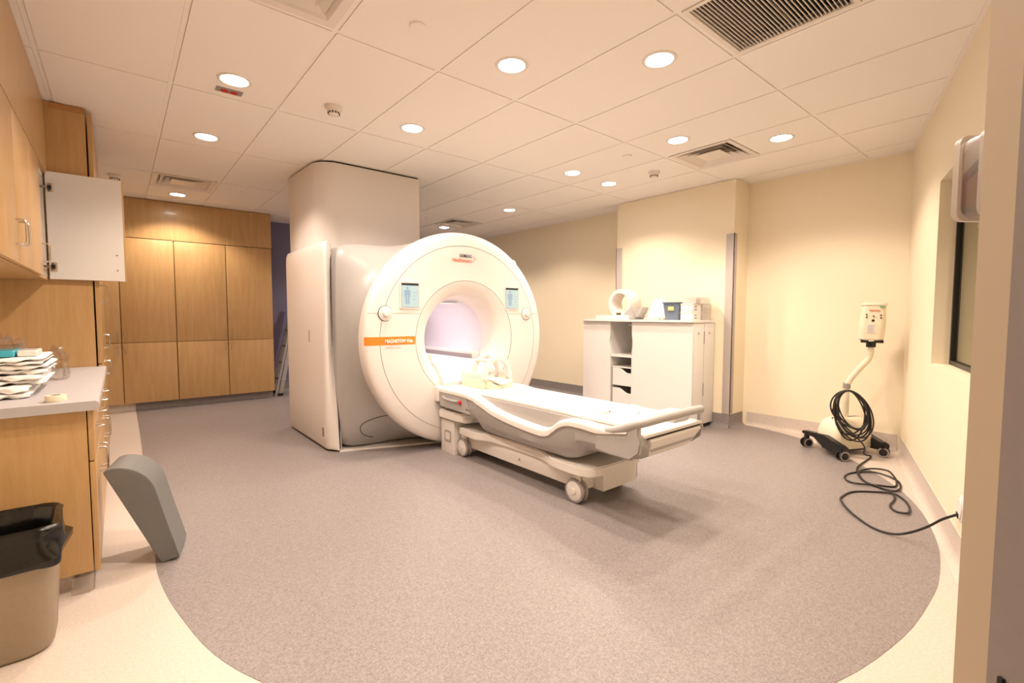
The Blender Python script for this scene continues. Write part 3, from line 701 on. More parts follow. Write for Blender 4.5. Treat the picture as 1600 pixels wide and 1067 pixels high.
# upper hull (grey): outline of its underside in y-z
und = [(3.66, .415), (3.45, .405), (3.30, .395), (3.20, .37), (3.12, .315), (3.04, .285), (2.6, .278), (2.22, .280), (2.12, .292), (2.05, .325), (2.00, .372), (1.90, .382), (1.78, .384), (1.68, .390), (1.62, .402), (1.57, .430), (1.535, .475)]
unds = smooth_path([(a, b, 0) for a, b in und], 3)
def tz(y):
    for (ya, za), (yb, zb) in zip(tops, tops[1:]):
        if yb <= y <= ya: return za+(zb-za)*(ya-y)/max(1e-6, ya-yb)
    return .588
hs_ = []
for p in unds:
    y, zb = p.x, p.y; zt = min(tz(y)-.02, .57); zt = max(zt, zb+.03); wb = .30 if y > 3.15 else .265; wt = .338
    e = .03
    hs_.append([(SX-wt, y, zt), (SX-wt+.004, y, zb+(zt-zb)*.45), (SX-wb-.02, y, zb+e), (SX-wb+.01, y, zb+.008), (SX-wb+.05, y, zb), (SX+wb-.05, y, zb), (SX+wb-.01, y, zb+.008), (SX+wb+.02, y, zb+e), (SX+wt-.004, y, zb+(zt-zb)*.45), (SX+wt, y, zt)])
MB().loft(hs_).build('hull', m_tgrey, tb, 40)
# control strip by the scanner with the red button
for sg in (-1, 1):
    cs = MB().prism([(3.655, .575), (3.655, .43), (3.20, .42), (3.24, .55), (3.40, .575)], lambda y, z: (SX+sg*.345, y, z), lambda y, z: (SX+sg*.33, y, z)).build('control_strip', m_tgrey, tb)
    MB().tube(smooth_path([(SX+sg*.350, 3.60, .52), (SX+sg*.352, 3.55, .506), (SX+sg*.352, 3.42, .503), (SX+sg*.35, 3.36, .512)], 4), .010, 8).build('grip', m_silver, cs)
    MB().lathe([(.018, 0), (.018, sg*.012), (.013, sg*.018), (.0001, sg*.019)], (SX+sg*.345, 3.325, .503), 'x', 20).build('stop_button', m_red, cs)
    text_mesh('lettering', 'Siemens', .022, m_txtd, cs, (SX+sg*.3462, 3.215 if sg < 0 else 3.165, .452), (0, -1 if sg < 0 else 1, 0), (0, 0, 1), 'CENTER', sx=.8)
# head end: grab bar, shelf, white end plate
def endbar():
    pts = [(SX+a, b, c) for a, b, c in ((-.325, 1.78, .555), (-.33, 1.68, .585), (-.33, 1.60, .620), (-.318, 1.55, .640), (-.28, 1.525, .650), (-.14, 1.517, .655), (0, 1.515, .656), (.14, 1.517, .655), (.28, 1.525, .650), (.318, 1.55, .640), (.33, 1.60, .620), (.33, 1.68, .585), (.325, 1.78, .555))]
    return MB().tube(smooth_path(pts, 4), .026, 12)
endbar().build('grab_bar', m_tgrey, tb)
for sg in (-1, 1):
    MB().prism([(1.86, .555), (1.74, .575), (1.66, .605), (1.59, .635), (1.545, .640), (1.545, .575), (1.525, .545), (1.54, .47), (1.60, .42), (1.74, .42), (1.86, .43)], lambda y, z: (SX+sg*.344, y, z), lambda y, z: (SX+sg*.308, y, z), .010).build('end_cheek', m_tgrey, tb)
B((SX-.31, 1.52, .556), (SX+.31, 1.74, .575), .008).build('end_shelf', m_twhite, tb)
MB().loft([[(SX-.262, 1.512, .548), (SX+.262, 1.512, .548), (SX+.262, 1.535, .548), (SX-.262, 1.535, .548)], [(SX-.268, 1.508, .535), (SX+.268, 1.508, .535), (SX+.268, 1.55, .535), (SX-.268, 1.55, .535)], [(SX-.225, 1.556, .440), (SX+.225, 1.556, .440), (SX+.225, 1.62, .440), (SX-.225, 1.62, .440)], [(SX-.20, 1.575, .425), (SX+.20, 1.575, .425), (SX+.20, 1.63, .425), (SX-.20, 1.63, .425)]]).build('end_plate', m_twhite, tb)
B((SX-.285, 1.522, .549), (SX+.285, 1.60, .556)).build('end_gap', m_dark, tb)
# lower platform
pl = [(-.285, 3.44), (-.30, 3.30), (-.30, 3.18), (-.25, 3.06), (-.235, 2.90), (-.235, 2.52), (-.25, 2.40), (-.295, 2.28), (-.305, 2.10), (-.29, 2.00), (-.24, 1.945), (-.1, 1.93)]
pl = [(p.x, p.y) for p in smooth_path([(a, b, 0) for a, b in pl], 4)]
plm = pl + [(-x, y) for x, y in reversed(pl)]
MB().slab([(SX+x, y) for x, y in plm], .205, .268, .008).build('platform', m_twhite, tb, 50)
B((SX-.215, 2.06, .085), (SX+.215, 3.40, .205), .004).build('chassis', m_twhite, tb)
B((SX-.11, 1.975, .075), (SX+.255, 2.10, .215), .004).build('chassis_end', m_twhite, tb)
B((SX+.253, 1.99, .08), (SX+.295, 2.10, .20), .02, 4).build('end_bumper', m_tgrey, tb)
MB().slab([(SX+x*.62, 2.62+(y-2.62)*.66) for x, y in plm], .262, .300, .01).build('lift_column', m_tgrey, tb)
tri = MB().prism([(2.695, .128), (2.725, .128), (2.71, .155)], lambda y, z: (SX-.2155, y, z), lambda y, z: (SX-.214, y, z)); tri.build('warning_triangle', m_frame, tb)
def wheel(x, y, sg):
    for q in (-.032, .008):
        w_ = MB().lathe([(.0001, 0), (.060, 0), (.066, .003), (.068, .012), (.066, .022), (.060, .025), (.0001, .025)], (x+q, y, .081), 'x', 32).build('wheel', m_twhite, tb)
        MB().lathe([(.066, .001), (.077, .002), (.081, .008), (.081, .017), (.077, .023), (.066, .024)], (x+q, y, .081), 'x', 36).build('tyre', m_frame, w_)
        MB().lathe([(.024, -.002), (.020, -.007), (.0001, -.008)], (x+q+(0 if sg < 0 else .025), y, .081), 'x', 20).build('hub_cap', m_twhite, w_)
    B((x-.012, y-.03, .07), (x+.012, y+.03, .205), .006).build('fork', m_twhite, tb)
for x, y, sg in ((SX-.235, 2.10, -1), (SX+.235, 2.16, 1), (SX-.235, 3.43, -1), (SX+.235, 3.43, 1)): wheel(x, y, sg)
# docking column
dc = thing('docking_column', 'white docking block on the floor between the scanner and the table', 'docking block', (SX, 3.62, 0))
B((SX-.30, 3.50, .0), (SX+.30, 3.715, .30), .008).build('body', m_twhite, dc)
MB().slab([(SX+x, y) for x, y in ((-.33, 3.71), (-.33, 3.42), (-.30, 3.33), (-.22, 3.30), (.22, 3.30), (.30, 3.33), (.33, 3.42), (.33, 3.71))], .315, .395, .012).build('collar', m_twhite, dc)
B((SX-.27, 3.45, .30), (SX+.27, 3.70, .316)).build('gap', m_frame, dc)
gp = MB().prism(rrect(3.545, 3.655, .10, .21, .02), lambda y, z: (SX-.302, y, z), lambda y, z: (SX-.298, y, z)).build('grip_recess', m_tgrey, dc)
MB().prism(rrect(3.565, 3.635, .125, .19, .012), lambda y, z: (SX-.304, y, z), lambda y, z: (SX-.300, y, z)).build('grip_plate', m_twhite, gp)

# head coil on the table
hc = thing('head_coil', 'white open-frame head coil standing on the patient table by the bore', 'coil', (SX+.02, 3.42, .602))
cxh, cyh, zb = SX+.02, 3.30, .602
def arch(y0, y1, ro, ri, nm):
    a = [PI*(-.12+1.24*k/20) for k in range(21)]
    po = [(cxh+ro*math.cos(t_), zb+.125+ro*1.08*math.sin(t_)) for t_ in a]; pi_ = [(cxh+ri*math.cos(t_), zb+.125+ri*1.08*math.sin(t_)) for t_ in reversed(a)]
    MB().prism(po+pi_, lambda x, z: (x, y0, z), lambda x, z: (x, y1, z), .004).build(nm, m_mri, hc)
arch(3.27, 3.31, .150, .108, 'front_arch'); arch(3.44, 3.475, .150, .112, 'rear_arch')
for sg in (-1, 1):
    B((cxh+sg*.150-.016, 3.28, zb+.08), (cxh+sg*.150+.016, 3.62, zb+.135), .008).build('side_bar', m_mri, hc)
    B((cxh+sg*.105-.014, 3.29, zb+.228), (cxh+sg*.105+.014, 3.46, zb+.252), .006).build('top_bar', m_mri, hc)
    B((cxh+sg*.145-.022, 3.29, zb), (cxh+sg*.145+.022, 3.60, zb+.085), .006).build('side_foot', m_cream, hc)
B((cxh-.015, 3.285, zb+.265), (cxh+.015, 3.465, zb+.285), .005).build('top_bar', m_mri, hc)
sad = [(-.125, .0), (.125, .0), (.125, .075), (.09, .050), (.045, .034), (0, .030), (-.045, .034), (-.09, .050), (-.125, .075)]
MB().prism([(cxh+a, zb+b) for a, b in sad], lambda x, z: (x, 3.22, z), lambda x, z: (x, 3.58, z), .003).build('head_cradle', m_cream, hc)
MB().prism([(-.14, .0), (.14, .0), (.13, .10), (-.13, .10)], lambda x, z: (cxh+x, 3.56, zb+z), lambda x, z: (cxh+x, 3.64, zb+z), .008).build('rear_block', m_mri, hc)
MB().prism([(cxh+a, zb+b) for a, b in ((-.078, .075), (-.045, .062), (0, .058), (.045, .062), (.078, .075), (.07, .060), (.04, .040), (0, .033), (-.04, .040), (-.07, .060))], lambda x, z: (x, 3.20, z), lambda x, z: (x, 3.50, z)).build('neck_pad', m_twhite, hc)
# small things on the table end
t = thing('hand_controller', 'small white box lying at the foot end of the patient table', 'controller', (SX+.185, 1.66, .5755))
MB().box((SX+.11, 1.60, .606), (SX+.26, 1.72, .634), .008).build('case', m_twhite, t); B((SX+.10, 1.59, .5755), (SX+.27, 1.73, .606), .006).build('cradle', m_tgrey, t)
cp = [(SX+.10+.055*math.cos(a), 1.86+.04*math.sin(a), .607+.045*max(0, math.sin(a*.5+.2))) for a in [2*PI*k/16 for k in range(17)]]
tag(MB().tube(smooth_path(cp, 3), .004, 6).build('cable_loop', m_twhite), 'loop of thin white cable on the foot end of the table', 'cable')
t = thing('coil_plug', 'small clear and white plug lying near the foot end of the table', 'plug', (SX-.10, 1.98, .602))
B((SX-.14, 1.96, .602), (SX-.08, 2.0, .622), .006).build('housing', m_twhite, t); B((SX-.08, 1.968, .602), (SX-.05, 1.992, .614), .003).build('contact_block', m_frame, t)
t = thing('connector', 'tiny grey connector lying beside the foot end grab bar', 'plug', (SX+.02, 1.80, .602))
MB().lathe([(.012, 0), (.012, .010), (.007, .014), (.0001, .015)], (SX+.02, 1.80, .602), 'z', 14).build('cap', m_twhite, t); MB().lathe([(.004, .014), (.004, .020), (.0001, .021)], (SX+.02, 1.80, .602), 'z', 10).build('pin', m_red, t)

# ------------------------------------------------------------------ white cabinet by the pillar
wc = thing('storage_cabinet', 'low white storage cabinet with a half-open front against the pillar', 'cabinet', (4.90, 3.38, 0))
cx0, cx1, cy0, cy1, cz = 4.665, 5.122, 2.615, 4.145, 1.165
B((cx0+.025, cy0, .05), (cx1, cy0+.02, cz), .001).build('side_panel', m_white, wc)
B((cx0+.025, cy1-.02, .05), (cx1, cy1, cz), .001).build('side_panel', m_white, wc)
B((cx1-.012, cy0+.02, .05), (cx1, cy1-.02, cz)).build('back_panel', m_white, wc)
B((cx0+.03, cy0+.02, .05), (cx1-.012, cy1-.02, .07)).build('bottom_panel', m_white, wc)
B((cx0+.05, cy0+.03, 0), (cx1, cy1-.03, .05)).build('plinth', m_black, wc)
tpl = rrect(cx0-.03, cx1, cy0-.012, cy1+.012, .02)
MB().slab(tpl, cz+.0, cz+.026, .004).build('top_panel', m_white, wc)
def wavy(y0, y1, side):
    z0, z1 = .055, cz-.004
    e = [(y1 if side > 0 else y0, z) for z in (z0, .80)] + [((y1 if side > 0 else y0)-side*.014*math.sin(PI*k/8)**2, .80+.22*k/8) for k in range(9)] + [(y1 if side > 0 else y0, z1)]
    o = [(y0 if side > 0 else y1, z1), (y0 if side > 0 else y1, z0)]
    return MB().prism(e+o, lambda y, z: (cx0, y, z), lambda y, z: (cx0+.02, y, z), .0)
wavy(cy0, 3.388, 1).build('sliding_door', m_white, wc); wavy(3.708, cy1, -1).build('sliding_door', m_white, wc)
B((cx0+.03, 3.715, .06), (cx1-.02, 3.735, cz)).build('divider', m_white, wc); B((cx0+.03, 3.30, .06), (cx1-.02, 3.32, cz)).build('divider', m_white, wc)
B((cx0+.025, 3.32, .735), (cx1-.012, 3.715, .760)).build('shelf', m_white, wc)
B((cx0+.04, 3.32, .602), (cx1-.012, 3.70, .615)).build('shelf', m_white, wc)
for z0, z1 in ((.385, .598), (.13, .352)):
    e = [(3.69, z0), (3.69, z1), (3.60, z1)] + [(3.60-.22*k/8, z1-.055*(1-math.cos(PI*min(1, k/5)))/2) for k in range(9)] + [(3.33, z1-.055), (3.33, z0)]
    d = MB().prism(e, lambda y, z: (cx0+.035, y, z), lambda y, z: (cx0+.05, y, z)).build('drawer', m_white, wc)
    B((cx0+.05, 3.335, z0), (cx1-.03, 3.685, z0+.01)).build('drawer_bottom', m_dark, d)
B((cx0+.16, 3.40, cz-.055), (cx0+.20, 3.56, cz-.035)).build('rail', m_alu, wc)
for xx in (cx0+.11, cx0+.34):
    k = MB().lathe([(.014, .0), (.014, -.006), (.011, -.008), (.0001, -.008)], (xx, cy0, 1.05), 'y', 18).build('lock', m_chrome, wc); B((xx-.002, cy0-.009, 1.044), (xx+.002, cy0-.0075, 1.056)).build('keyhole', m_dark, k)
B((cx0+.234, cy0-.0012, .06), (cx0+.237, cy0, cz-.003)).build('panel_seam', m_frame, wc)
for z in (.93, .36): B((cx0+.228, cy0-.004, z), (cx0+.243, cy0, z+.14)).build('hinge_plate', m_frame, wc)
tag(B((cx0+.10, 3.40, .760), (cx0+.15, 3.47, .785), .008).build('cable_clip', m_frame), 'small grey plug lying on the shelf inside the white cabinet', 'plug')
# things on the cabinet: ring coil, flat coil, blue bin, boxes
ZT = cz+.026
rc_ = thing('ring_coil', 'white cylindrical ring coil on a base, left end of the white cabinet', 'coil', (4.88, 3.72, ZT))
MB().lathe([(.128, -.11), (.166, -.11), (.172, -.10), (.172, .10), (.166, .11), (.128, .11), (.120, .10), (.120, -.10), (.128, -.11)], (4.88, 3.66, ZT+.20), 'x', 48).build('ring', m_mri, rc_)
B((4.73, 3.50, ZT), (5.03, 4.00, ZT+.05), .008).build('base', m_mri, rc_)
MB().prism([(3.44, ZT), (3.44, ZT+.06), (3.47, ZT+.14), (3.53, ZT+.13), (3.60, ZT+.05), (3.60, ZT)], lambda y, z: (4.76, y, z), lambda y, z: (5.0, y, z), .01).build('cradle', m_tgrey, rc_)
MB().prism([(3.36, ZT+.085), (3.33, ZT+.145), (3.36, ZT+.155), (3.40, ZT+.10), (3.50, ZT+.075), (3.50, ZT+.03), (3.40, ZT+.03)], lambda y, z: (4.80, y, z), lambda y, z: (4.92, y, z), .006).build('arm', m_tgrey, rc_)
B((4.765, 3.63, ZT+.075), (4.90, 3.72, ZT+.125), .015, 3).build('pad', m_cream, rc_)
B((4.765, 3.63, ZT+.058), (4.87, 3.70, ZT+.076), .005).build('clip', m_dark, rc_)
fc = thing('body_coil', 'white flat body coil leaning up in the middle of the white cabinet', 'coil', (4.90, 3.18, ZT))
MB().prism([(3.085, 0), (3.055, .03), (3.13, .235), (3.13, .25), (3.27, .245), (3.29, .22), (3.33, .03), (3.30, 0)], lambda y, z: (4.86+z*.35, y, ZT+z), lambda y, z: (4.90+z*.35, y, ZT+z), .008).build('shell', m_mri, fc)
for q in range(3): B((4.868+.07*(q+.6)*.35, 3.10+.03*q, ZT+.06+.06*q), (4.875+.07*(q+1.3)*.35, 3.24, ZT+.075+.06*q), .003).build('rib', m_twhite, fc)
B((4.80, 3.06, ZT), (4.98, 3.325, ZT+.02), .008).build('foot', m_cream, fc)
MB().lathe([(.03, 0), (.03, .03), (.02, .035), (.0001, .036)], (4.775, 3.12, ZT), 'z', 20).build('knob', m_cream, fc)
bb = thing('storage_bin', 'slate blue open plastic bin with a yellow tag on the white cabinet', 'bin', (4.86, 2.93, ZT))
def bin_sec(z, g): return [(x, y, z) for x, y in rrect(4.745-g, 4.975+g, 2.835-g, 3.005+g, .02)]
MB().loft([bin_sec(ZT+.20, .022), bin_sec(ZT, 0), bin_sec(ZT+.006, -.006), bin_sec(ZT+.20, .016)], False).build('tub', m_bluebin, bb)
MB().loft([bin_sec(ZT+.20, .030), bin_sec(ZT+.188, .030), bin_sec(ZT+.188, .018), bin_sec(ZT+.20, .018), bin_sec(ZT+.20, .030)], False).build('rim', m_bluebin, bb)
MB().loft([bin_sec(ZT+.0, -.002), bin_sec(ZT+.006, -.002)]).build('bottom', m_bluebin, bb)
B((4.724, 2.885, ZT+.105), (4.736, 2.955, ZT+.150), .004).build('tag', m_yel, bb)
def sbox(y0, y1, z0, h, x0, x1, lab, clear=False):
    t = thing('supply_box', lab, 'box', ((x0+x1)/2, (y0+y1)/2, z0), 'supply boxes stacked on the white cabinet')
    B((x0, y0, z0), (x1, y1, z0+h-.014), .002).build('box', m_frost if clear else m_white, t)
    B((x0-.003, y0-.003, z0+h-.014), (x1+.003, y1+.003, z0+h), .002).build('lid', m_frost if clear else m_white, t)
    if not clear:
        for k in range(4): B((x0+.05+.025*(k % 2), y0-.0042, z0+h*.2+.03*(k//2)), (x0+.06+.025*(k % 2), y0-.0, z0+h*.2+.012+.03*(k//2))).build('print_mark', m_txtd, t)
    else:
        for k in range(3): B((x0+.02+.05*k, y0+.03, z0+.004), (x0+.05+.05*k, y1-.04, z0+h*.7), .004).build('content', m_iris if k % 2 else m_frame, t)
sbox(2.66, 2.795, ZT, .092, 4.72, 4.90, 'white cardboard box at the bottom of the stack, beside the blue bin')
sbox(2.66, 2.795, ZT+.092, .088, 4.72, 4.90, 'white cardboard box second in the stack, beside the blue bin')
sbox(2.65, 2.79, ZT, .088, 4.92, 5.09, 'clear plastic box at the bottom of the rear stack, nearest the pillar', True)
sbox(2.65, 2.79, ZT+.088, .09, 4.92, 5.09, 'clear plastic box in the middle of the rear stack, nearest the pillar', True)
sbox(2.64, 2.80, ZT+.18, .07, 4.76, 5.07, 'long clear plastic box on top of all the stacked boxes', True)

# ------------------------------------------------------------------ mobile stand in the corner
st = thing('mobile_stand', 'white injector head on a bent pole with a black wheeled base in the corner', 'mobile stand', (5.06, 1.33, 0))
IR = Vector((.255, -.967, 0)); IC = Vector((-.967, -.255, 0)); H0 = Vector((5.06, 1.33, 0))
def sp_(r_, c_, z): return H0+IR*r_+IC*c_+Vector((0, 0, z))
W = [Vector((4.98, 1.61, 0)), Vector((4.733, 1.253, 0)), Vector((5.142, 1.058, 0)), Vector((5.39, 1.415, 0))]
def leg(a, b, lab=None):
    d = (b-a).normalized(); L = (b-a).length; n_ = Vector((-d.y, d.x, 0))
    pr = [(-.03, .155), (.10, .165), (.24*L/.43, .175), (L-.10, .150), (L+.03, .120), (L+.03, .075), (L-.06, .055), (L-.14, .05), (.22, .075), (.12, .125), (.0, .13), (-.03, .125)]
    return MB().prism(pr, lambda s_, z: a+d*s_+n_*.035+Vector((0, 0, z)), lambda s_, z: a+d*s_-n_*.035+Vector((0, 0, z)), .008).build('leg_bar', m_black, st)
leg(W[0], W[1]); leg(W[3], W[2])
for i, v in enumerate(W):
    ax = IR if i in (0, 3) else (IR*.6+IC*.5).normalized(); ax = (IC*.8+IR*.6).normalized() if i != 2 else (IC*.95-IR*.1).normalized()
    for q in (-1, 1):
        mb = MB().lathe([(.0001, -.011), (.036, -.011), (.0445, -.008), (.046, 0), (.0445, .008), (.036, .011), (.0001, .011)], (0, 0, 0), 'x', 28)
        R_ = ax.to_track_quat('X', 'Z').to_matrix().to_4x4(); R_.translation = v+ax*q*.021+Vector((0, 0, .046))
        w_ = mb.xform(R_).build('caster', m_black, st)
        mb = MB().lathe([(.031, q*.0115), (.042, q*.0105), (.040, q*.0085)], (0, 0, 0), 'x', 28); mb.xform(R_).build('caster_ring', m_frame, w_)
    mb = MB().lathe([(.0001, .135), (.02, .135), (.024, .10), (.018, .06), (.0001, .06)], (v.x, v.y, 0), 'z', 16); mb.build('caster_stem', m_black, st)
def bsec(z, g, gy=0.):
    d = (W[3]-W[0]).normalized(); n_ = Vector((-d.y, d.x, 0)); c = (W[0]+W[1]+W[2]+W[3])/4
    return [c+d*x+n_*y+Vector((0, 0, z)) for x, y in rrect(-.215+g, .215-g, -.115+g+gy, .115-g-gy, .05)]
MB().loft([bsec(.055, .01), bsec(.07, .0), bsec(.20, .005), bsec(.27, .02), bsec(.31, .045), bsec(.325, .075)]).build('base_housing', m_cream, st, 50)
MB().loft([bsec(.035, .03), bsec(.056, .02)]).build('base_tray', m_black, st)
pole = [sp_(0, 0, .30), sp_(0, 0, .45), sp_(.0, 0, .58), sp_(.008, 0, .63), sp_(.035, 0, .69), sp_(.10, 0, .79), sp_(.143, 0, .85), sp_(.159, 0, .90), sp_(.162, 0, .96), sp_(.162, 0, 1.0)]
MB().tube(smooth_path(pole, 5), .025, 14).build('pole', m_cream, st)
MB().lathe([(.030, .0), (.030, .045), (.026, .05)], sp_(0, 0, .585), 'z', 16).build('pole_collar', m_frame, st)
def hsec(z, g, dx): return [sp_(x+.165+dx, y, z) for x, y in rrect(-.095+g, .095-g, -.085+g, .085-g, .05, 6)]
hd = MB().loft([hsec(1.030, .014, -.008), hsec(1.040, .004, -.008), hsec(1.12, .0, -.004), hsec(1.20, .0, .0), hsec(1.225, .004, .002), hsec(1.30, .006, .004), hsec(1.335, .006, .006), hsec(1.338, .0, .006), hsec(1.355, .004, .006), hsec(1.36, .02, .006)]).build('injector_head', m_cream, st, 40)
MB().lathe([(.036, .0), (.036, .05), (.0001, .05)], sp_(.162, 0, .968), 'z', 20).build('neck', m_black, st)
hk = MB()
for a, b in ((-.075, -.02), (.02, .085)): hk.prism([(a, 1.008), (b, 1.008), (b, 1.032), (a, 1.032)], lambda r_, z: sp_(r_+.162, .07, z), lambda r_, z: sp_(r_+.162, -.06, z), .003)
hk.build('head_hooks', m_black, st)
MB().prism([(-.025, 1.287), (.045, 1.285), (.045, 1.292), (-.025, 1.294)], lambda r_, z: sp_(.165+r_, .081, z), lambda r_, z: sp_(.165+r_, .0845, z)).build('print_bar', m_txto, hd)
MB().prism([(.045, 1.318), (.085, 1.312), (.085, 1.322), (.045, 1.328)], lambda r_, z: sp_(.165+r_, .060, z), lambda r_, z: sp_(.165+r_, .0835, z)).build('print_bar', m_green, hd)
for r_, z, rad in ((-.045, 1.255, .006), (-.045, 1.232, .006), (.055, 1.248, .006), (.055, 1.225, .006), (.004, 1.240, .006), (.002, 1.203, .011)):
    R_ = IC.to_track_quat('X', 'Z').to_matrix().to_4x4(); R_.translation = sp_(.165+r_, .086 if abs(r_) < .05 else .0845, z)
    MB().lathe([(rad, -.006), (rad, .001), (rad*.7, .003), (.0001, .003)], (0, 0, 0), 'x', 14).xform(R_).build('button', m_dark, hd)
lab_ = MB().prism([(-.04, 1.095), (.022, 1.095), (.022, 1.17), (-.04, 1.17)], lambda r_, z: sp_(.165+r_, .0855, z), lambda r_, z: sp_(.165+r_, .0862, z)).build('rating_label', m_white, hd)
lm = MB()
for k in range(6): lm.prism([(-.034, 1.104+k*.011), (.010+.006*(k % 2), 1.104+k*.011), (.010+.006*(k % 2), 1.108+k*.011), (-.034, 1.108+k*.011)], lambda r_, z: sp_(.165+r_, .0862, z), lambda r_, z: sp_(.165+r_, .0867, z))
lm.build('label_print', m_frame, lab_)
# power cable: coil on the pole, loops on the floor, plug in the wall
pts = []
NLP = 9
for k in range(NLP*14+5):
    a = PI/2+2*PI*k/14; lp = k/14
    jit = math.sin(lp*2.3)*.5+math.sin(lp*5.1+1)*.5
    rw_ = .115+.028*jit; rh = .185+.030*math.sin(lp*3.7); tl = .10+.06*math.sin(lp*1.9)
    r_ = rw_*math.cos(a)+tl*(-.5)*(math.sin(a)-1)*.55; z = .585-rh+rh*math.sin(a)
    pts.append(sp_(r_+.015, .15+.02*math.sin(lp*4.)+.02*(1-math.sin(a)), z))
pts += [sp_(.13, .20, .14), sp_(.14, .22, .06)]
fl = [(5.03, 1.12), (4.63, 1.11), (4.43, 1.07), (4.26, 0.99), (4.18, 0.89), (4.17, 0.79), (4.22, 0.72), (4.34, 0.7), (4.45, 0.73), (4.49, 0.78), (4.51, 0.89), (4.53, 0.99), (4.42, 1.09), (4.28, 1.11), (4.17, 1.07), (4.13, 1.0), (4.2, 0.89), (4.29, 0.78), (4.43, 0.76), (4.58, 0.81), (4.67, 0.91), (4.63, 1.02), (4.52, 1.07), (4.4, 1.05), (4.24, 0.97), (4.16, 0.86), (4.11, 0.79), (4.0, 0.75), (3.83, 0.74), (3.75, 0.7), (3.74, 0.63), (3.78, 0.58), (3.89, 0.57), (4.0, 0.61), (4.08, 0.69), (4.09, 0.78), (4.04, 0.88), (3.93, 0.97), (3.76, 0.99), (3.65, 0.96), (3.51, 0.88), (3.39, 0.77), (3.335, 0.69)]
for k, (x, y) in enumerate(fl):
    p = Vector((x, y, 0)); dd = (p-RW0).dot(RN)
    if dd < .17: p += RN*(.075+max(0, dd+.05)*.43-dd)
    pts.append(Vector((p.x, p.y, .008+.006*(math.sin(k*1.3) > .4))))
pts += [Vector((3.325, .61, .018)), Vector((3.31, .54, .06)), Vector((3.28, .47, .125)), Vector((3.245, .41, .195)), rwp(.05, .012, .25)]
tag(MB().tube(smooth_path(pts, 5), .0065, 8).build('power_cable', m_cable), 'long black power cable coiled on the stand and looping over the floor to the wall', 'cable')
op = thing('wall_outlet', 'white oval outlet plate low on the wall where the black cable ends', 'outlet', rwp(.03, 0, .286))
el = lambda rs, rz, o0, o1: MB().prism([(.03+rs*math.cos(2*PI*k/28), .288+rz*math.sin(2*PI*k/28)) for k in range(28)], lambda s_, z: rwp(s_, o0, z), lambda s_, z: rwp(s_, o1, z), .002)
el(.058, .066, 0, .008).build('plate', m_white, op); el(.044, .052, .008, .014).build('inner_plate', m_white, op)
obox(rwp, .019, .065, .012, .017, .236, .262, .002).build('cord_slot', m_dark, op)
# emergency stop box on the doorway wall
es = thing('emergency_stop', 'clear covered red emergency button on the wall beside the doorway', 'emergency button', dwp(.16, 0, 1.33))
EA, EB, EZ0, EZ1 = .060, .160, 1.352, 1.440
obox(dwp, EA+.004, EB-.004, 0, .058, EZ0+.002, EZ1+.014, .004).build('back_box', m_frame, es)
secs_ = []
for o_, g in ((.058, 0.), (.082, .002), (.089, .008)):
    secs_.append([dwp(a, o_, b) for a, b in rrect(EA+g, EB-g, EZ0+g, EZ1-g, .010, 4)])
MB().loft(secs_).build('clear_cover', m_haze, es)
for o0, o1 in ((.083, .0895), (.056, .062)):
    fr_ = rrect(EA-.001, EB+.001, EZ0-.001, EZ1+.001, .010, 4); fi_ = rrect(EA+.004, EB-.004, EZ0+.004, EZ1-.004, .008, 4); n_ = len(fr_)
    MB().loft([[dwp(a, o0, b) for a, b in fr_], [dwp(a, o1, b) for a, b in fr_], [dwp(a, o1, b) for a, b in fi_], [dwp(a, o0, b) for a, b in fi_], [dwp(a, o0, b) for a, b in fr_]], False).build('cover_edge', m_frost, es)
R_ = DN.to_track_quat('X', 'Z').to_matrix().to_4x4(); R_.translation = dwp(.088, .058, 1.394)
MB().lathe([(.012, 0), (.012, .006), (.020, .007), (.020, .014), (.014, .018), (.0001, .019)], (0, 0, 0), 'x', 24).xform(R_).build('red_button', m_red, es)
obox(dwp, .070, .10, .050, .074, 1.338, 1.351, .004).build('lock', m_chrome, es)

# ------------------------------------------------------------------ waste bin, wedge, ladder
wb = thing('waste_bin', 'taupe plastic waste bin with a black liner at the lower left', 'waste bin', (-.40, 2.50, 0))
def wsec(z, g, r=.07): return [(x, y, z) for x, y in rrect(-.595-g, -.225+g, 2.375-g, 2.635+g, r, 6)]
MB().loft([wsec(.455, .022), wsec(.02, -.004), wsec(.004, -.014), wsec(.012, -.02), wsec(.02, -.012), wsec(.455, .012)], False).build('tub', m_bin, wb, 50)
MB().loft([wsec(.006, -.02), wsec(.016, -.02)]).build('tub_bottom', m_bin, wb)
def bsec_(z, g, amp, ph, n=96):
    out = []; base_ = rrect(-.595-g, -.225+g, 2.375-g, 2.635+g, .07, 23)
    for k, (x, y) in enumerate(base_):
        c = Vector((-.41, 2.505)); d = Vector((x, y))-c; th = math.atan2(d.y, d.x)
        q = amp*(math.sin(th*5+ph)+.6*math.sin(th*11+ph*2.1)+.4*math.sin(th*19+ph))
        d = d*(1+q/max(.1, d.length))
        out.append((c.x+d.x, c.y+d.y, z+amp*(.9*math.sin(th*4+ph*1.7)+.4*math.sin(th*13+ph))))
    return out
MB().loft([bsec_(.350, .044, .012, 1.), bsec_(.378, .050, .010, 1.4), bsec_(.395, .034, .006, 2.2), bsec_(.44, .030, .005, 3.), bsec_(.470, .030, .004, 3.5), bsec_(.482, .018, .005, 3.7), bsec_(.468, .002, .004, 4.), bsec_(.42, -.004, .005, 5.), bsec_(.25, -.012, .007, 6.), bsec_(.10, -.03, .006, 7.), bsec_(.05, -.12, .004, 8.)], False).build('liner', m_bag, wb, 80)
P0 = Vector((.121, 2.897, .002)); EZ = Vector((math.cos(math.radians(78)), math.sin(math.radians(78)), 0)); EWd = Vector((EZ.y, -EZ.x, 0))
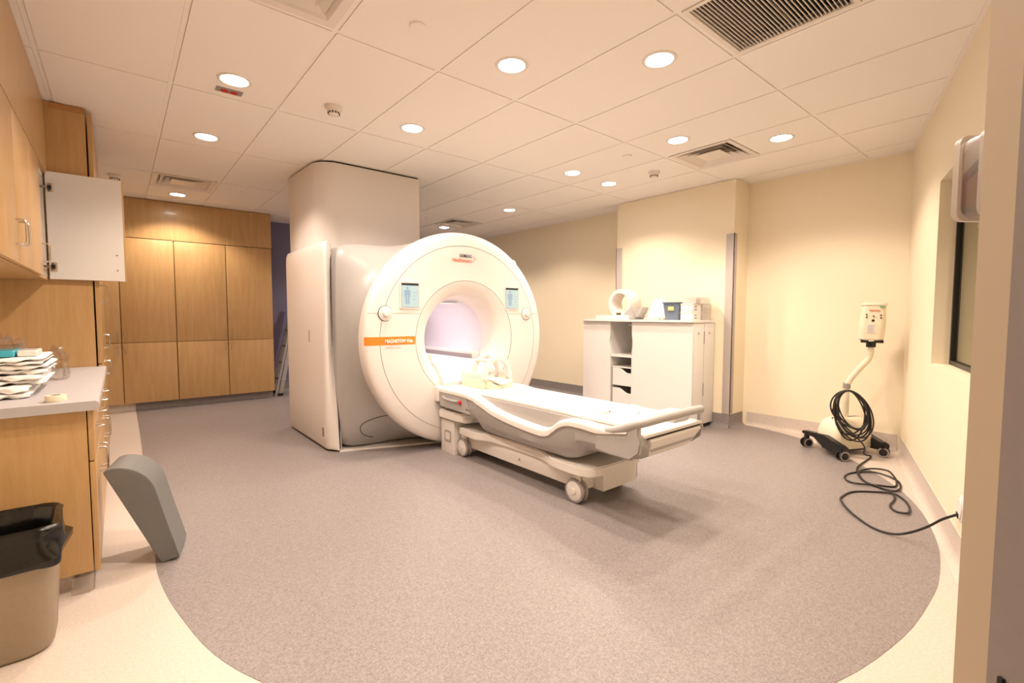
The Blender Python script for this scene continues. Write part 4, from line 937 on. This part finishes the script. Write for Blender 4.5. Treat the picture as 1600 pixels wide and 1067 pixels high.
wp = [(0, 0), (.064, .012), (.072, .03), (.03, .20), (-.008, .36), (-.022, .405), (-.046, .446), (-.085, .480), (-.128, .500), (-.175, .506), (-.209, .494), (-.205, .48)]
wp = [(p.x, p.y) for p in smooth_path([(a, b, 0) for a, b in wp], 3)][:-1]
tag(MB().prism(wp, lambda a, z: P0+EWd*a+Vector((0, 0, z)), lambda a, z: P0+EWd*a+EZ*.27+Vector((0, 0, z)), .004).build('foam_wedge', m_wedge), 'slate grey positioning wedge with a curved top leaning on the base cabinets', 'wedge')
ld = thing('step_ladder', 'folded aluminium step ladder behind the scanner by the purple wall', 'ladder', (1.96, 7.95, 0))
def rail(x0, y0, x1, y1, z1, nm, m, w_=.028):
    a, b = Vector((x0, y0, .0)), Vector((x1, y1, z1)); d = (b-a).normalized(); s_ = Vector((0, 1, 0)); n_ = d.cross(s_).normalized()
    q = [(-w_, -.012), (w_, -.012), (w_, .012), (-w_, .012)]
    return MB().loft([[a+n_*u+s_*v for u, v in q], [b+n_*u+s_*v for u, v in q]]).build(nm, m, ld)
rail(1.86, 7.78, 2.20, 7.90, 1.50, 'rail', m_alu); rail(1.86, 8.12, 2.20, 8.05, 1.50, 'rail', m_alu)
rail(1.80, 7.80, 2.16, 7.92, 1.45, 'rear_rail', m_alu, .016); rail(1.80, 8.13, 2.16, 8.06, 1.45, 'rear_rail', m_alu, .016)
for k in range(1, 6):
    f = k/6.; x = 1.86+.34*f; z = 1.5*f
    B((x-.05, 7.79+.12*f, z-.012), (x+.05, 8.11-.07*f, z+.012), .003).build('step', m_alu, ld)
for y in (7.78, 8.12): B((1.83, y-.02, 0), (1.90, y+.02, .045), .004).build('foot', m_black, ld)

# ------------------------------------------------------------------ on the worktop
def towel(x0, x1, y0, y1, z, h, lab, seed, folds=3):
    rnd = random.Random(seed)
    t = thing('folded_towel', lab, 'towel', ((x0+x1)/2, (y0+y1)/2, z), 'folded white towels on the worktop')
    lh = h/folds
    for f in range(folds):
        g = rnd.uniform(-.004, .012); gx = rnd.uniform(-.012, .006); n = 26; NP = 22; secs__ = []
        for k in range(n+1):
            u = -1+2*k/n; e = max(.04, (1-abs(u)**9)**.35); x = (x0+x1)/2+(x1+gx-x0)/2*u
            ring = []
            for q in range(NP):
                a_ = 2*PI*q/NP; c_, s_ = math.cos(a_), math.sin(a_)
                yy = (y0+y1)/2+((y1-y0)/2-g)*math.copysign(abs(c_)**.18, c_)*(.93+.07*e)
                w_ = .0050*math.sin(k*.55+q*.6+f*2+seed)+.0035*math.sin(k*1.3+seed*3+f+q*.3)
                zz = z+lh*(f+.5)+lh*.50*math.copysign(abs(s_)**.7, s_)*e+w_*.6
                ring.append((x+.004*math.sin(q*2.1+seed+f), yy+w_*2.2, max(z+.0005, min(z+h-.0005, zz))))
            secs__.append(ring)
        MB().loft(secs__).build('fold', m_towel, t, 70)
    return t
towel(-.66, -.325, 3.03, 3.50, ZC, .052, 'folded white towel flat on the worktop, lowest and nearest of the pile', 1, 2)
towel(-.67, -.285, 3.14, 3.62, ZC+.0525, .0415, 'folded white towel second from the bottom of the pile', 2, 2)
towel(-.67, -.275, 3.20, 3.70, ZC+.0945, .045, 'folded white towel third from the bottom of the pile', 3, 2)
towel(-.68, -.285, 3.20, 3.70, ZC+.140, .032, 'folded white towel on top of the pile', 4, 2)
t = thing('wipes_pack', 'teal and clear plastic pack lying on the towels', 'pack', (-.45, 3.42, ZC+.173))
B((-.56, 3.30, ZC+.173), (-.395, 3.55, ZC+.205), .010, 3).build('pouch', m_teal, t); B((-.55, 3.31, ZC+.205), (-.40, 3.54, ZC+.225), .010, 3).build('clear_top', m_clear, t)
t = thing('supply_pack', 'small white pack lying on the towels beside the teal pack', 'pack', (-.35, 3.42, ZC+.173))
B((-.390, 3.32, ZC+.173), (-.318, 3.52, ZC+.203), .008, 3).build('pouch', m_white, t); B((-.380, 3.33, ZC+.203), (-.325, 3.50, ZC+.212), .004).build('clear_top', m_clear, t)
def crumple(x, y, z, r, seed, lab):
    rnd = random.Random(seed); bm = bmesh.new(); bmesh.ops.create_icosphere(bm, subdivisions=3, radius=1)
    for v in bm.verts:
        q = 1+.28*math.sin(v.co.x*7+seed)*math.sin(v.co.y*8+seed*2)+.18*rnd.uniform(-1, 1)
        v.co = Vector((x+v.co.x*r[0]*q, y+v.co.y*r[1]*q, max(z, z+r[2]*.75+v.co.z*r[2]*q)))
    mb = MB(); mb.join(bm); return tag(mb.build('plastic_bag', m_clear, sharp=12), lab, 'bag', 'crumpled clear plastic bags behind the towels')
crumple(-.50, 3.83, ZC+.0, (.09, .08, .15), 3, 'crumpled clear plastic bag behind the teal pack')
crumple(-.285, 3.80, ZC+.0, (.045, .05, .11), 5, 'smaller crumpled clear plastic bag at the right end of the towels')
tr = thing('tape_roll', 'roll of white medical tape lying near the worktop edge', 'tape', (-.225, 2.865, ZC))
MB().lathe([(.018, .0), (.035, .0), (.036, .002), (.036, .026), (.035, .028), (.018, .028)], (-.225, 2.865, ZC), 'z', 32).build('tape', m_cream, tr)
MB().lathe([(.018, .001), (.018, .027), (.0155, .027), (.0155, .001), (.018, .001)], (-.225, 2.865, ZC), 'z', 28).build('core', m_iris, tr)

t = thing('plastic_sleeve', 'clear plastic sleeve standing on the floor under the end of the base cabinets', 'plastic sleeve', (-.165, 2.80, 0))
MB().prism([(-.205, 2.800), (-.145, 2.796), (-.125, 2.812), (-.128, 2.845), (-.131, 2.845), (-.128, 2.814), (-.146, 2.799), (-.205, 2.803)], lambda x, y: (x, y, .002), lambda x, y: (x+.004, y, .078)).build('sheet', m_clear, t)
MB().tube([(-.128, 2.812, .003), (-.124, 2.812, .078)], .0025, 6).build('edge', m_clear, t)
